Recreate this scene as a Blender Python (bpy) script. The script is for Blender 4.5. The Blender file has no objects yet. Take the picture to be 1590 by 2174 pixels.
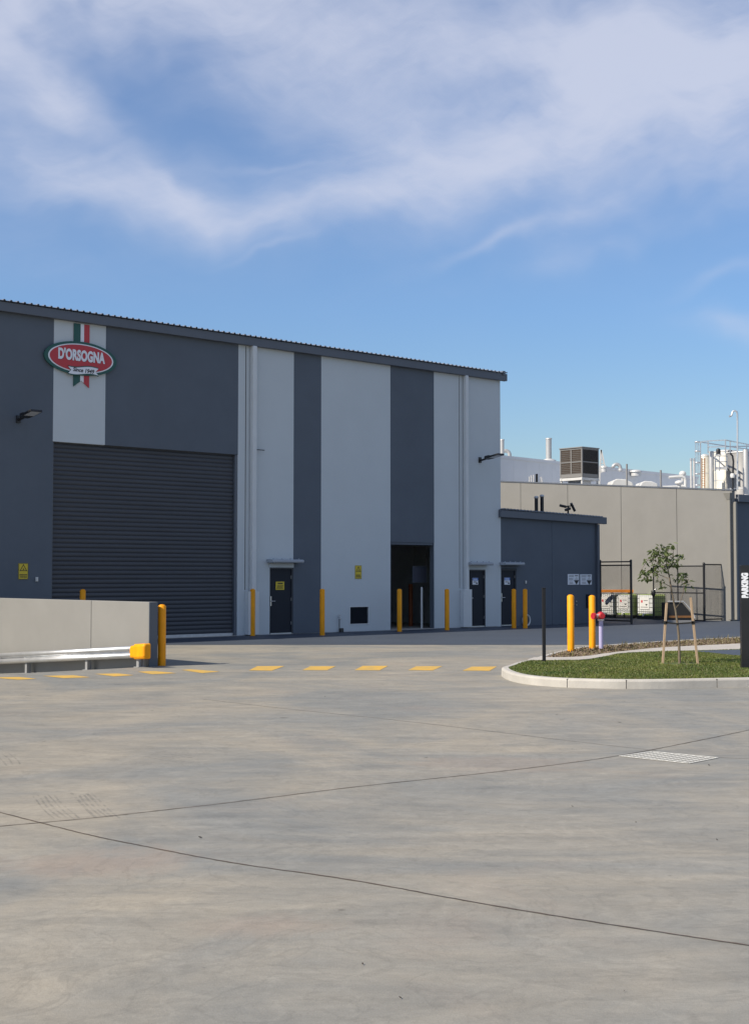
import bpy, bmesh, math, random
from mathutils import Vector, Matrix
random.seed(7)
R = math.radians
S = bpy.context.scene
COL = S.collection

# ------------------------------------------------------------------ survey of the photo: pinhole, eye height 1.85 m
F, CX, CY, H = 2900., 795., 1087., 1.85
T = math.atan(135 / F)
def ray(px, py):
    u = (px - CX) / F; v = -(py - CY) / F
    return (u, math.cos(T) - v * math.sin(T), math.sin(T) + v * math.cos(T))
def ground(px, py, z=0.):
    r = ray(px, py); k = (z - H) / r[2]
    return Vector((r[0] * k, r[1] * k, z))
def at_depth(px, py, Y):
    r = ray(px, py); k = Y / r[1]
    return Vector((r[0] * k, Y, H + r[2] * k))
A = R(41.8)                                   # heading of the factory's front wall
D = Vector((math.cos(A), math.sin(A), 0)); IN = Vector((-math.sin(A), math.cos(A), 0))
O = ground(500, 1351)                         # foot of the front wall, right edge of the roller door
def onplane(px, py, P=None, d=None):
    P = P or O; d = d or D
    n = (d.y, -d.x); r = ray(px, py)
    k = (P.x * n[0] + P.y * n[1]) / (r[0] * n[0] + r[1] * n[1])
    x, y, z = r[0] * k, r[1] * k, H + r[2] * k
    return ((x - P.x) * d.x + (y - P.y) * d.y, z)
def wpt(s, y=0., z=0.):
    p = O + D * s + IN * y; p.z = z
    return p

# ------------------------------------------------------------------ camera
cd = bpy.data.cameras.new('camera'); cam = bpy.data.objects.new('camera', cd); COL.objects.link(cam)
cam.location = (0, 0, H); cam.rotation_euler = (R(90) + T, 0, 0)
cd.sensor_fit = 'HORIZONTAL'; cd.sensor_width = 36; cd.lens = 36 * F / 1590
cd.clip_end = 5000; cd.clip_start = .1
S.camera = cam
S.view_settings.view_transform = 'Standard'; S.view_settings.look = 'None'
S.view_settings.exposure = 0.95; S.view_settings.gamma = 1

# ------------------------------------------------------------------ sun and sky
SUN_AZ = math.atan2(-2.28, -1.363); SUN_EL = R(40.5)
sd = bpy.data.lights.new('sun', 'SUN'); sun = bpy.data.objects.new('sun', sd); COL.objects.link(sun)
sd.energy = 3.3; sd.angle = R(.53); sd.color = (1, .9, .76)
tow = Vector((math.sin(SUN_AZ) * math.cos(SUN_EL), math.cos(SUN_AZ) * math.cos(SUN_EL), math.sin(SUN_EL)))
sun.rotation_euler = tow.to_track_quat('Z', 'Y').to_euler()
sun.location = tow * 60
W = bpy.data.worlds.new('World'); S.world = W; W.use_nodes = True
nt = W.node_tree; nt.nodes.clear()
def WN(t, **k):
    n = nt.nodes.new(t)
    for a, b in k.items(): setattr(n, a, b)
    return n
def wl(a, b): nt.links.new(a, b)
def wmath(op, a, b=None):
    n = WN('ShaderNodeMath', operation=op)
    for i, v in enumerate((a, b)):
        if v is None: continue
        if isinstance(v, (int, float)): n.inputs[i].default_value = v
        else: wl(v, n.inputs[i])
    return n.outputs[0]
sky = WN('ShaderNodeTexSky', sky_type='NISHITA', sun_disc=False)
sky.sun_elevation = SUN_EL; sky.sun_rotation = SUN_AZ % (2 * math.pi)
sky.air_density = 1.1; sky.dust_density = .6; sky.ozone_density = 2.2; sky.altitude = 50
geo = WN('ShaderNodeTexCoord')
sep = WN('ShaderNodeSeparateXYZ'); wl(geo.outputs['Generated'], sep.inputs[0])
az = wmath('ARCTAN2', sep.outputs[0], sep.outputs[1]); el = wmath('ARCSINE', sep.outputs[2])
DEG = 180 / math.pi
pos = WN('ShaderNodeCombineXYZ'); wl(wmath('MULTIPLY', az, DEG), pos.inputs[0]); wl(wmath('MULTIPLY', el, DEG), pos.inputs[1])
def wnoise(vec, loc, rot, scl, scale, detail, rough, dist=0.):
    m = WN('ShaderNodeMapping', vector_type='TEXTURE'); wl(vec, m.inputs[0])
    m.inputs['Location'].default_value = loc; m.inputs['Rotation'].default_value = (0, 0, R(rot)); m.inputs['Scale'].default_value = scl
    n = WN('ShaderNodeTexNoise'); wl(m.outputs[0], n.inputs['Vector'])
    n.inputs['Scale'].default_value = scale; n.inputs['Detail'].default_value = detail
    n.inputs['Roughness'].default_value = rough; n.inputs['Distortion'].default_value = dist
    return n
warp = wnoise(pos.outputs[0], (0, 0, 0), 0, (1, 1, 1), .16, 3, .55)
wv = WN('ShaderNodeVectorMath', operation='SUBTRACT'); wl(warp.outputs['Color'], wv.inputs[0]); wv.inputs[1].default_value = (.5, .5, .5)
ws = WN('ShaderNodeVectorMath', operation='SCALE'); wl(wv.outputs[0], ws.inputs[0]); ws.inputs['Scale'].default_value = 3.6
wp = WN('ShaderNodeVectorMath', operation='ADD'); wl(pos.outputs[0], wp.inputs[0]); wl(ws.outputs[0], wp.inputs[1])
PX = DEG / F
# drifts of cirrus: centre, radii, tilt (deg, clockwise as seen looking north), density
BLOBS = [(850, 130, 1500, 330, 0, .48), (160, 10, 520, 90, 2, .30), (30, 150, 220, 110, 25, .26), (130, 240, 170, 55, 40, .12), (1230, 140, 250, 55, -3, .22), (1500, 230, 300, 150, 0, .30),
         (1150, 310, 480, 110, -12, .26), (300, 435, 360, 60, 8, .20), (370, 400, 110, 26, 36, .14), (430, 455, 150, 34, 14, .14), (660, 455, 280, 40, -6, .17), (900, 400, 220, 48, -16, .12), (90, 400, 220, 70, 15, .14),
         (1120, 488, 260, 15, -20, .16), (1400, 430, 240, 30, -14, .14), (1330, 515, 300, 30, -14, .15), (1000, 540, 160, 12, -24, .10), (1540, 600, 110, 18, -12, .18), (1570, 725, 110, 30, 20, .27), (570, 365, 120, 9, -4, .10), (560, 540, 90, 8, -12, .08), (60, 560, 260, 50, 10, .08),
         (430, 285, 280, 85, 6, -.24), (220, 185, 130, 45, 32, -.12), (120, 300, 110, 30, 14, -.10), (900, 60, 300, 40, 4, -.06), (1000, 215, 260, 30, -6, -.07)]
cov = None
for (bx, by, rx, ry, rot, w) in BLOBS:
    m = WN('ShaderNodeMapping', vector_type='TEXTURE'); wl(wp.outputs[0], m.inputs[0])
    m.inputs['Location'].default_value = ((bx - CX) * PX, (1222 - by) * PX, 0)
    m.inputs['Rotation'].default_value = (0, 0, R(-rot)); m.inputs['Scale'].default_value = (rx * PX, ry * PX, 1)
    ln = WN('ShaderNodeVectorMath', operation='LENGTH'); wl(m.outputs[0], ln.inputs[0])
    g = wmath('MULTIPLY', wmath('EXPONENT', wmath('MULTIPLY', wmath('POWER', ln.outputs['Value'], 2.), -1.)), w)
    cov = g if cov is None else wmath('ADD', cov, g)
n1 = wnoise(wp.outputs[0], (3, 1, 0), 8, (4.5, 1, 1), .5, 9, .56)
n2 = wnoise(wp.outputs[0], (9, 4, 0), -14, (2.2, 1, 1), .22, 6, .55)
n3 = wnoise(wp.outputs[0], (5, 2, 0), 16, (7, 1, 1), 1.5, 9, .6)
n4 = wnoise(wp.outputs[0], (1, 7, 0), -20, (5, 1, 1), .9, 9, .6)
fil = wmath('ADD', wmath('MULTIPLY', wmath('SUBTRACT', n3.outputs[0], .5), .30), wmath('MULTIPLY', wmath('SUBTRACT', n4.outputs[0], .5), .34))
tex0 = wmath('ADD', wmath('MULTIPLY', wmath('SUBTRACT', n1.outputs[0], .5), .55), wmath('MULTIPLY', wmath('SUBTRACT', n2.outputs[0], .5), .8))
tex = wmath('ADD', tex0, fil)
far = WN('ShaderNodeMapRange'); wl(wmath('ABSOLUTE', az), far.inputs[0]); far.inputs[1].default_value = R(17); far.inputs[2].default_value = R(40); far.inputs[3].default_value = 0; far.inputs[4].default_value = .3
covs = wmath('ADD', cov, far.outputs[0])
soft = wmath('ADD', .38, wmath('MULTIPLY', tex, 1.25))
mask = wmath('MULTIPLY', covs, wmath('ADD', 1.2, wmath('MULTIPLY', tex, 1.65)))
clampn = WN('ShaderNodeMapRange', interpolation_type='SMOOTHSTEP'); wl(mask, clampn.inputs[0]); clampn.inputs[1].default_value = -.12; clampn.inputs[2].default_value = 1.0; clampn.inputs[3].default_value = .0; clampn.inputs[4].default_value = .82
up = WN('ShaderNodeMapRange'); wl(el, up.inputs[0]); up.inputs[1].default_value = R(2); up.inputs[2].default_value = R(8)
fm = wmath('MULTIPLY', clampn.outputs[0], up.outputs[0])
mix = WN('ShaderNodeMix', data_type='RGBA'); wl(fm, mix.inputs['Factor'])
tint = WN('ShaderNodeMix', data_type='RGBA', blend_type='MULTIPLY'); tint.inputs['Factor'].default_value = 1.
hz = WN('ShaderNodeMapRange'); wl(el, hz.inputs[0]); hz.inputs[1].default_value = R(1); hz.inputs[2].default_value = R(11)
hmix = WN('ShaderNodeMix', data_type='RGBA'); wl(hz.outputs[0], hmix.inputs['Factor']); hmix.inputs['A'].default_value = (.62, .68, .74, 1); hmix.inputs['B'].default_value = (.58, .735, .93, 1)
wl(sky.outputs[0], tint.inputs['A']); wl(hmix.outputs['Result'], tint.inputs['B'])
SKYTINT = tint
wl(tint.outputs['Result'], mix.inputs['A']); mix.inputs['B'].default_value = (4.5, 4.75, 5.7, 1)
bg = WN('ShaderNodeBackground'); bg.inputs['Strength'].default_value = .075; wl(mix.outputs['Result'], bg.inputs[0])
wo = WN('ShaderNodeOutputWorld'); wl(bg.outputs[0], wo.inputs[0])

# ------------------------------------------------------------------ materials
def mat(name, c, rough=.7, metal=0., var=0., vscale=3., bump=0., bscale=60., spec=.5, c2=None, stretch=(1, 1, 1), trans=0., detail=5):
    m = bpy.data.materials.new(name); m.use_nodes = True; t = m.node_tree; b = t.nodes['Principled BSDF']
    b.inputs['Base Color'].default_value = (*c, 1); b.inputs['Roughness'].default_value = rough; b.inputs['Metallic'].default_value = metal
    b.inputs['Specular IOR Level'].default_value = spec
    tc = t.nodes.new('ShaderNodeTexCoord'); mp = t.nodes.new('ShaderNodeMapping'); t.links.new(tc.outputs['Object'], mp.inputs[0]); mp.inputs['Scale'].default_value = stretch
    if var or c2:
        n = t.nodes.new('ShaderNodeTexNoise'); n.inputs['Scale'].default_value = vscale; n.inputs['Detail'].default_value = detail; n.inputs['Roughness'].default_value = .6
        t.links.new(mp.outputs[0], n.inputs['Vector'])
        r = t.nodes.new('ShaderNodeValToRGB'); t.links.new(n.outputs[0], r.inputs[0])
        r.color_ramp.elements[0].position = .3; r.color_ramp.elements[1].position = .7
        a = c2 or tuple(x * (1 - var) for x in c); z = c if c2 else tuple(min(1, x * (1 + var)) for x in c)
        r.color_ramp.elements[0].color = (*a, 1); r.color_ramp.elements[1].color = (*z, 1)
        t.links.new(r.outputs[0], b.inputs['Base Color'])
    if bump:
        n2 = t.nodes.new('ShaderNodeTexNoise'); n2.inputs['Scale'].default_value = bscale; n2.inputs['Detail'].default_value = 4
        t.links.new(mp.outputs[0], n2.inputs['Vector'])
        bp = t.nodes.new('ShaderNodeBump'); bp.inputs['Strength'].default_value = bump; bp.inputs['Distance'].default_value = .02
        t.links.new(n2.outputs[0], bp.inputs['Height']); t.links.new(bp.outputs[0], b.inputs['Normal'])
    if trans: b.inputs['Transmission Weight'].default_value = trans
    return m
M = {}
M['light_wall'] = mat('light_grey_render', (.53, .57, .585), .85, var=.022, vscale=.9, bump=.15, bscale=40)
M['dark_wall'] = mat('dark_grey_render', (.098, .117, .143), .8, var=.06, vscale=.9, bump=.15, bscale=40)
M['shutter'] = mat('shutter_steel', (.048, .052, .061), .5, var=.12, vscale=1.2, stretch=(.4, 1, 6))
M['door'] = mat('door_paint', (.020, .024, .033), .55, var=.06, vscale=2, spec=.2)
M['fascia'] = mat('fascia_steel', (.098, .112, .136), .5, var=.05, vscale=1.5)
M['roof'] = mat('roof_steel', (.22, .24, .28), .35, metal=.4)
M['pipe_paint'] = mat('pipe_paint', (.60, .62, .62), .5, var=.04, vscale=2)
M['beige'] = mat('beige_precast', (.205, .203, .192), .85, var=.05, vscale=.8, bump=.12, bscale=30)
M['joint'] = mat('joint_sealant', (.06, .058, .055), .9)
M['black'] = mat('black_powdercoat', (.012, .012, .014), .4)
M['rubber'] = mat('black_rubber', (.015, .015, .015), .8)
M['yellow'] = mat('safety_yellow', (.80, .315, .004), .5, var=.12, vscale=9, spec=.25, stretch=(1, 1, .4))
M['sign_yellow'] = mat('sign_yellow', (.62, .47, .03), .5)
M['sign_black'] = mat('sign_black', (.02, .02, .02), .5)
M['white'] = mat('white_paint', (.56, .56, .54), .5, var=.05, vscale=3)
M['sign_white'] = mat('sign_white', (.74, .76, .8), .45)
M['sign_blue'] = mat('sign_blue', (.05, .16, .5), .45)
M['logo_red'] = mat('logo_red', (.47, .035, .045), .45)
M['logo_green'] = mat('logo_green', (.012, .085, .07), .45)
M['galv'] = mat('galvanised_steel', (.60, .61, .62), .38, metal=.75, var=.1, vscale=4)
M['galv_dull'] = mat('dull_galvanised_steel', (.55, .55, .54), .55, metal=.4, var=.12, vscale=6)
M['chrome'] = mat('satin_steel', (.7, .7, .7), .3, metal=.9)
M['stainless'] = mat('stainless_cladding', (.42, .42, .41), .42, metal=.35, var=.06, vscale=2, stretch=(3, 3, .3))
M['panel_white'] = mat('insulated_white_panel', (.60, .61, .62), .55, var=.04, vscale=1.)
M['cream'] = mat('cream_tank', (.56, .54, .47), .5, var=.1, vscale=2.5)
M['rust'] = mat('rusty_steel', (.30, .17, .09), .8, var=.3, vscale=4)
M['timber'] = mat('weathered_hardwood', (.40, .29, .19), .8, var=.22, vscale=7, stretch=(5, 5, .5), bump=.4, bscale=30)
M['bark'] = mat('young_bark', (.15, .12, .085), .9, var=.25, vscale=20)
M['kerb'] = mat('kerb_concrete', (.42, .40, .36), .85, var=.10, vscale=3, bump=.3, bscale=50)
M['path'] = mat('path_concrete', (.40, .375, .335), .85, var=.10, vscale=2.2, bump=.25, bscale=50)
M['soil'] = mat('mulch_soil', (.19, .135, .085), .95, var=.4, vscale=9, bump=.8, bscale=25)
M['turf'] = mat('turf_soil', (.09, .115, .03), .95, var=.4, vscale=5)
M['red'] = mat('hydrant_red', (.42, .02, .03), .35, var=.08, vscale=6)
M['lavender'] = mat('lavender_pipe', (.40, .375, .58), .45)
M['orange'] = mat('beam_orange', (.60, .20, .02), .5, var=.15, vscale=4)
M['pallet'] = mat('black_pallet', (.02, .02, .02), .7)
M['hdpe'] = mat('white_tank_plastic', (.62, .64, .63), .45, var=.06, vscale=3)
M['hdpe_green'] = mat('green_tank_plastic', (.36, .50, .10), .4, c2=(.50, .60, .24), vscale=2.2)
M['ac_pad'] = mat('cooler_pad', (.060, .045, .034), .95, var=.25, vscale=25)
M['ac_case'] = mat('cooler_case', (.20, .195, .185), .5)
M['cart_grey'] = mat('cart_grey', (.22, .22, .22), .6)
M['carton'] = mat('carton_board', (.30, .21, .13), .85, var=.15, vscale=4)
M['rack_steel'] = mat('rack_steel', (.32, .08, .02), .5)
M['curtain'] = mat('strip_curtain', (.12, .13, .17), .4)
M['lens'] = mat('floodlight_lens', (.55, .57, .6), .2)
M['graphite'] = mat('graphite_panel', (.016, .017, .02), .25, var=.3, vscale=1.4)
M['tyre'] = mat('tyre_residue', (.05, .05, .05), .9)

def leafmat(name, c1, c2, vscale):
    m = mat(name, c1, .55, c2=c2, vscale=vscale); t = m.node_tree; b = t.nodes['Principled BSDF']; o = t.nodes['Material Output']
    tr = t.nodes.new('ShaderNodeBsdfTranslucent'); mx = t.nodes.new('ShaderNodeMixShader'); mx.inputs[0].default_value = .25
    src = b.inputs['Base Color'].links[0].from_socket; t.links.new(src, tr.inputs[0])
    t.links.new(b.outputs[0], mx.inputs[1]); t.links.new(tr.outputs[0], mx.inputs[2]); t.links.new(mx.outputs[0], o.inputs[0])
    return m
M['leaf'] = leafmat('tree_leaf', (.12, .15, .045), (.045, .07, .026), 6)
M['grass'] = leafmat('lawn_blade', (.17, .19, .04), (.06, .105, .018), .9)
M['dry'] = leafmat('dry_blade', (.23, .185, .08), (.10, .105, .035), 5)

def concrete():
    m = bpy.data.materials.new('hardstand_concrete'); m.use_nodes = True; t = m.node_tree; b = t.nodes['Principled BSDF']
    L = t.links.new; N = t.nodes.new
    tc = N('ShaderNodeTexCoord')
    def noise(scale, st, rot=0, det=6, rough=.6, dist=0.):
        mp = N('ShaderNodeMapping'); L(tc.outputs['Object'], mp.inputs[0]); mp.inputs['Scale'].default_value = st; mp.inputs['Rotation'].default_value = (0, 0, R(rot))
        n = N('ShaderNodeTexNoise'); L(mp.outputs[0], n.inputs[0]); n.inputs['Scale'].default_value = scale; n.inputs['Detail'].default_value = det; n.inputs['Roughness'].default_value = rough; n.inputs['Distortion'].default_value = dist
        return n.outputs[0]
    def ramp(f, p0, c0, p1, c1):
        r = N('ShaderNodeValToRGB'); L(f, r.inputs[0]); e = r.color_ramp.elements
        e[0].position = p0; e[0].color = (*c0, 1); e[1].position = p1; e[1].color = (*c1, 1); return r.outputs[0]
    def mixc(a, bb, fac, mode='MIX'):
        x = N('ShaderNodeMix'); x.data_type = 'RGBA'; x.blend_type = mode
        if isinstance(fac, float): x.inputs['Factor'].default_value = fac
        else: L(fac, x.inputs['Factor'])
        L(a, x.inputs['A']); L(bb, x.inputs['B']); return x.outputs['Result']
    big = noise(.28, (1, 1, 1), 0, 5, .6, 1.2)
    base = ramp(big, .38, (.222, .224, .210), .62, (.310, .284, .234))
    sw = noise(.55, (1, 2.4, 1), -14, 7, .62, 1.6)
    c = mixc(base, ramp(sw, .35, (.87, .88, .88), .66, (1.065, 1.05, 1.02)), 1., 'MULTIPLY')
    sw2 = noise(1.5, (.55, 2.2, 1), 8, 8, .66, 1.1)
    c = mixc(c, ramp(sw2, .32, (.93, .93, .93), .68, (1.04, 1.04, 1.04)), 1., 'MULTIPLY')
    sw4 = noise(.9, (.35, 2.6, 1), -4, 6, .6, .6)
    c = mixc(c, ramp(sw4,   .28, (.90, .895, .89), .46, (1, 1, 1)), 1., 'MULTIPLY')
    sw5 = noise(4.2, (.8, 1.5, 1), -10, 6, .68, 1.4)
    c = mixc(c, ramp(sw5, .30, (.93, .93, .925), .66, (1.04, 1.035, 1.03)), 1., 'MULTIPLY')
    sw6 = noise(1.1, (1, 1, 1), 25, 8, .7, 2.2)
    c = mixc(c, ramp(sw6,   .32, (.90, .905, .91), .48, (1, 1, 1)), 1., 'MULTIPLY')
    rust = noise(.42, (1, 1.2, 1), 30, 6, .65, .8)
    rm = ramp(rust, .56, (0, 0, 0), .75, (.32, .32, .32))
    rc = N('ShaderNodeRGB'); rc.outputs[0].default_value = (.31, .245, .19, 1)
    c = mixc(c, rc.outputs[0], rm)
    for (gx, gy, rx_, ry_, am_) in ((-1.75, 8.9, 1.5, 1.3, .5), (-.6, 7.3, 1.0, .6, .35), (1.2, 13.5, 2.2, 1.2, .25)):
        gm = N('ShaderNodeMapping'); gm.vector_type = 'TEXTURE'; L(tc.outputs['Object'], gm.inputs[0]); gm.inputs['Location'].default_value = (gx, gy, 0); gm.inputs['Scale'].default_value = (rx_, ry_, 1)
        gl_ = N('ShaderNodeVectorMath'); gl_.operation = 'LENGTH'; L(gm.outputs[0], gl_.inputs[0])
        ad = N('ShaderNodeMath'); ad.operation = 'ADD'; L(gl_.outputs['Value'], ad.inputs[0]); L(sw6, ad.inputs[1])
        c = mixc(c, rc.outputs[0], ramp(ad.outputs[0], .75 if am_ < .3 else .65, (am_, am_, am_), 1.0, (0, 0, 0)))
    fine = noise(70, (1, 1, 1), 0, 3, .7)
    c = mixc(c, ramp(fine, .3, (.93, .93, .93), .7, (1.06, 1.06, 1.06)), 1., 'MULTIPLY')
    for (sc_, st_, rt_, ds_, lo_) in ((.8, (1, 1.1, 1), 20, 2.2, .90), (1.7, (.8, 1.2, 1), -35, 2.6, .93), (.5, (1, 1, 1), 70, 1.8, 1.075)):
        ln_ = noise(sc_, st_, rt_, 5, .55, ds_)
        a_ = N('ShaderNodeMath'); a_.operation = 'SUBTRACT'; L(ln_, a_.inputs[0]); a_.inputs[1].default_value = .5
        b_ = N('ShaderNodeMath'); b_.operation = 'ABSOLUTE'; L(a_.outputs[0], b_.inputs[0])
        c = mixc(c, ramp(b_.outputs[0], .0, (lo_, lo_, lo_), .022, (1, 1, 1)), 1., 'MULTIPLY')
    grit = noise(210, (1, 1, 1), 0, 2, .6)
    c = mixc(c, ramp(grit, .25, (.88, .88, .88), .75, (1.1, 1.1, 1.1)), 1., 'MULTIPLY')
    mid = noise(16, (1, 1, 1), 0, 5, .7, .5)
    c = mixc(c, ramp(mid, .28, (.93, .93, .93), .72, (1.05, 1.05, 1.05)), 1., 'MULTIPLY')
    spot = noise(3.1, (1, 1, 1), 0, 2, .5)
    c = mixc(c, ramp(spot,   .225, (.6, .59, .58), .25, (1, 1, 1)), 1., 'MULTIPLY')
    L(c, b.inputs['Base Color'])
    rr = N('ShaderNodeMapRange'); L(sw, rr.inputs[0]); rr.inputs[3].default_value = .58; rr.inputs[4].default_value = .8; L(rr.outputs[0], b.inputs['Roughness'])
    bp = N('ShaderNodeBump'); bp.inputs['Strength'].default_value = .25; bp.inputs['Distance'].default_value = .01; L(fine, bp.inputs['Height']); L(bp.outputs[0], b.inputs['Normal'])
    b.inputs['Specular IOR Level'].default_value = .35
    return m
M['concrete'] = concrete()
M['blue_grey_paving'] = mat('blue_grey_paving', (.060, .074, .096), .62, c2=(.048, .060, .080), vscale=.45, stretch=(.5, 1.4, 1), bump=.25, bscale=90, spec=.4, detail=8)
M['earth'] = mat('earth', (.2, .19, .16), .95, var=.2, vscale=.2)

# ------------------------------------------------------------------ mesh helpers
class MB:
    def __init__(self): self.v = []; self.f = []; self.sm = []; self.mi = []
    def add(self, vs, fs, smooth=False, mi=0):
        o = len(self.v); self.v += [tuple(x) for x in vs]
        for f in fs: self.f.append([i + o for i in f]); self.sm.append(smooth); self.mi.append(mi)
    def box(self, x0, x1, y0, y1, z0, z1, mi=0):
        self.hexa([(x0, y0, z0), (x1, y0, z0), (x1, y1, z0), (x0, y1, z0), (x0, y0, z1), (x1, y0, z1), (x1, y1, z1), (x0, y1, z1)], mi); return self
    def hexa(self, p, mi=0):
        self.add(p, [(0, 3, 2, 1), (4, 5, 6, 7), (0, 1, 5, 4), (1, 2, 6, 5), (2, 3, 7, 6), (3, 0, 4, 7)], mi=mi); return self
    def tube(self, pts, r, seg=12, caps=True, mi=0):
        pts = [Vector(p) for p in pts]; n = len(pts); rs = r if isinstance(r, (list, tuple)) else [r] * n
        rings = []; prev = None
        for i, p in enumerate(pts):
            d = (pts[min(i + 1, n - 1)] - pts[max(i - 1, 0)]).normalized()
            if prev is None: a = d.orthogonal().normalized()
            else:
                a = prev - d * prev.dot(d)
                a = a.normalized() if a.length > 1e-6 else d.orthogonal().normalized()
            prev = a; b = d.cross(a)
            rings.append([p + (a * math.cos(2 * math.pi * k / seg) + b * math.sin(2 * math.pi * k / seg)) * rs[i] for k in range(seg)])
        vs = [q for ring in rings for q in ring]; fs = []
        for i in range(n - 1):
            for k in range(seg): fs.append((i * seg + k, i * seg + (k + 1) % seg, (i + 1) * seg + (k + 1) % seg, (i + 1) * seg + k))
        self.add(vs, fs, True, mi)
        if caps:
            self.add(rings[0], [tuple(reversed(range(seg)))], mi=mi); self.add(rings[-1], [tuple(range(seg))], mi=mi)
        return self
    def bar(self, a, b, w, h=None, mi=0):           # square bar from a to b
        a = Vector(a); b = Vector(b); h = h or w; d = (b - a).normalized()
        x = d.cross(Vector((0, 0, 1))); x = x.normalized() if x.length > 1e-4 else Vector((1, 0, 0)); y = x.cross(d)
        x *= w / 2; y *= h / 2
        self.hexa([a - x - y, a + x - y, a + x + y, a - x + y, b - x - y, b + x - y, b + x + y, b - x + y], mi); return self
    def prism(self, poly, y0, y1, mi=0):             # polygon in x,z pushed along y
        n = len(poly)
        vs = [(x, y0, z) for x, z in poly] + [(x, y1, z) for x, z in poly]
        fs = [tuple(range(n)), tuple(reversed(range(n, 2 * n)))] + [(i, i + n, (i + 1) % n + n, (i + 1) % n) for i in range(n)]
        self.add(vs, fs, mi=mi); return self
    def slab(self, poly, z0, z1, mi=0):              # polygon in x,y with thickness
        n = len(poly)
        vs = [(p[0], p[1], z0) for p in poly] + [(p[0], p[1], z1) for p in poly]
        fs = [tuple(reversed(range(n))), tuple(range(n, 2 * n))] + [(i, (i + 1) % n, (i + 1) % n + n, i + n) for i in range(n)]
        self.add(vs, fs, mi=mi); return self
    def lathe(self, prof, seg=24, c=(0, 0, 0), mi=0):
        rings = [[(c[0] + r * math.cos(2 * math.pi * k / seg), c[1] + r * math.sin(2 * math.pi * k / seg), c[2] + z) for k in range(seg)] for r, z in prof]
        fs = []
        for i in range(len(prof) - 1):
            for k in range(seg): fs.append((i * seg + k, i * seg + (k + 1) % seg, (i + 1) * seg + (k + 1) % seg, (i + 1) * seg + k))
        self.add([q for r_ in rings for q in r_], fs, True, mi)
        self.add(rings[-1], [tuple(range(seg))], mi=mi); self.add(rings[0], [tuple(reversed(range(seg)))], mi=mi); return self
    def build(self, name, m, parent=None, bevel=0., loc=None):
        me = bpy.data.meshes.new(name); me.from_pydata(self.v, [], self.f)
        for mm in (m if isinstance(m, (list, tuple)) else [m]): me.materials.append(M[mm])
        me.polygons.foreach_set('use_smooth', self.sm); me.polygons.foreach_set('material_index', self.mi)
        bm = bmesh.new(); bm.from_mesh(me); bmesh.ops.recalc_face_normals(bm, faces=bm.faces); bm.to_mesh(me); bm.free()
        me.update()
        o = bpy.data.objects.new(name, me); COL.objects.link(o)
        if parent: o.parent = parent
        if loc is not None: o.location = loc
        if bevel:
            bv = o.modifiers.new('bevel', 'BEVEL'); bv.width = bevel; bv.segments = 2; bv.limit_method = 'ANGLE'; bv.angle_limit = R(40)
        return o
def tag(o, label=None, cat=None, group=None, kind=None):
    if label: o['label'] = label
    if cat: o['category'] = cat
    if group: o['group'] = group
    if kind: o['kind'] = kind
    return o
def thing(name, label, cat, loc, rot=0., group=None):
    o = bpy.data.objects.new(name, None); COL.objects.link(o); o.empty_display_size = .2
    o.location = loc; o.rotation_euler = (0, 0, rot)
    return tag(o, label, cat, group)
def copy_tree(o, parent=None):
    c = o.copy(); COL.objects.link(c); c.parent = parent
    for ch in list(o.children): copy_tree(ch, c)
    return c
def lettering(name, body, size, m, parent, loc, rot, depth=.004, bold=0., sx=1., shear=0., space=1., align='CENTER'):
    cu = bpy.data.curves.new(name, 'FONT'); cu.body = body; cu.size = size; cu.extrude = depth; cu.offset = bold; cu.shear = shear; cu.space_character = space
    cu.align_x = align; cu.align_y = 'CENTER'; cu.materials.append(M[m])
    tmp = bpy.data.objects.new(name + '_t', cu); COL.objects.link(tmp)
    dg = bpy.context.evaluated_depsgraph_get(); me = bpy.data.meshes.new_from_object(tmp.evaluated_get(dg))
    bpy.data.objects.remove(tmp); me.name = name
    if not me.materials: me.materials.append(M[m])
    o = bpy.data.objects.new(name, me); COL.objects.link(o); o.parent = parent; o.location = loc; o.rotation_euler = rot; o.scale = (sx, 1, 1)
    return o

# ------------------------------------------------------------------ ground
def polysheet(name, pts, z, m, kind='structure'):
    mb = MB(); mb.add([(p[0], p[1], z) for p in pts], [tuple(range(len(pts)))])
    o = mb.build(name, m); tag(o, kind=kind); return o
CW = ground(333, 1415)                                            # free corner of the retaining wall
def cpt(x, y, z=0.):
    p = CW + D * x + IN * y; p.z = z; return p
g = MB(); g.box(-1500, 1500, -1500, 1500, -2.2, -1.9); tag(g.build('ground', 'earth'), kind='structure')
g = MB()
def quad(a, b, c, d): g.add([a, b, c, d], [(0, 1, 2, 3)])
quad(cpt(-150, -150), cpt(150, -150), cpt(150, 0), cpt(-150, 0))
quad(cpt(0, 0), cpt(150, 0), cpt(150, 150), cpt(0, 150))
tag(g.build('pavement', 'concrete'), kind='structure')
g = MB(); quad(cpt(-150, 0, 0), cpt(-.1, 0, 0), cpt(-.1, 11, -.88), cpt(-150, 11, -.88))
tag(g.build('ramp', 'concrete'), kind='structure')
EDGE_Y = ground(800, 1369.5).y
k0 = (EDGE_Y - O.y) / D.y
polysheet('blue_grey_apron', [wpt(k0, 0), (90, EDGE_Y, 0), (90, 200, 0), wpt(k0, 120)], .004, 'blue_grey_paving')  # darker blue-grey sheet from the yard edge to the building and lane

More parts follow.
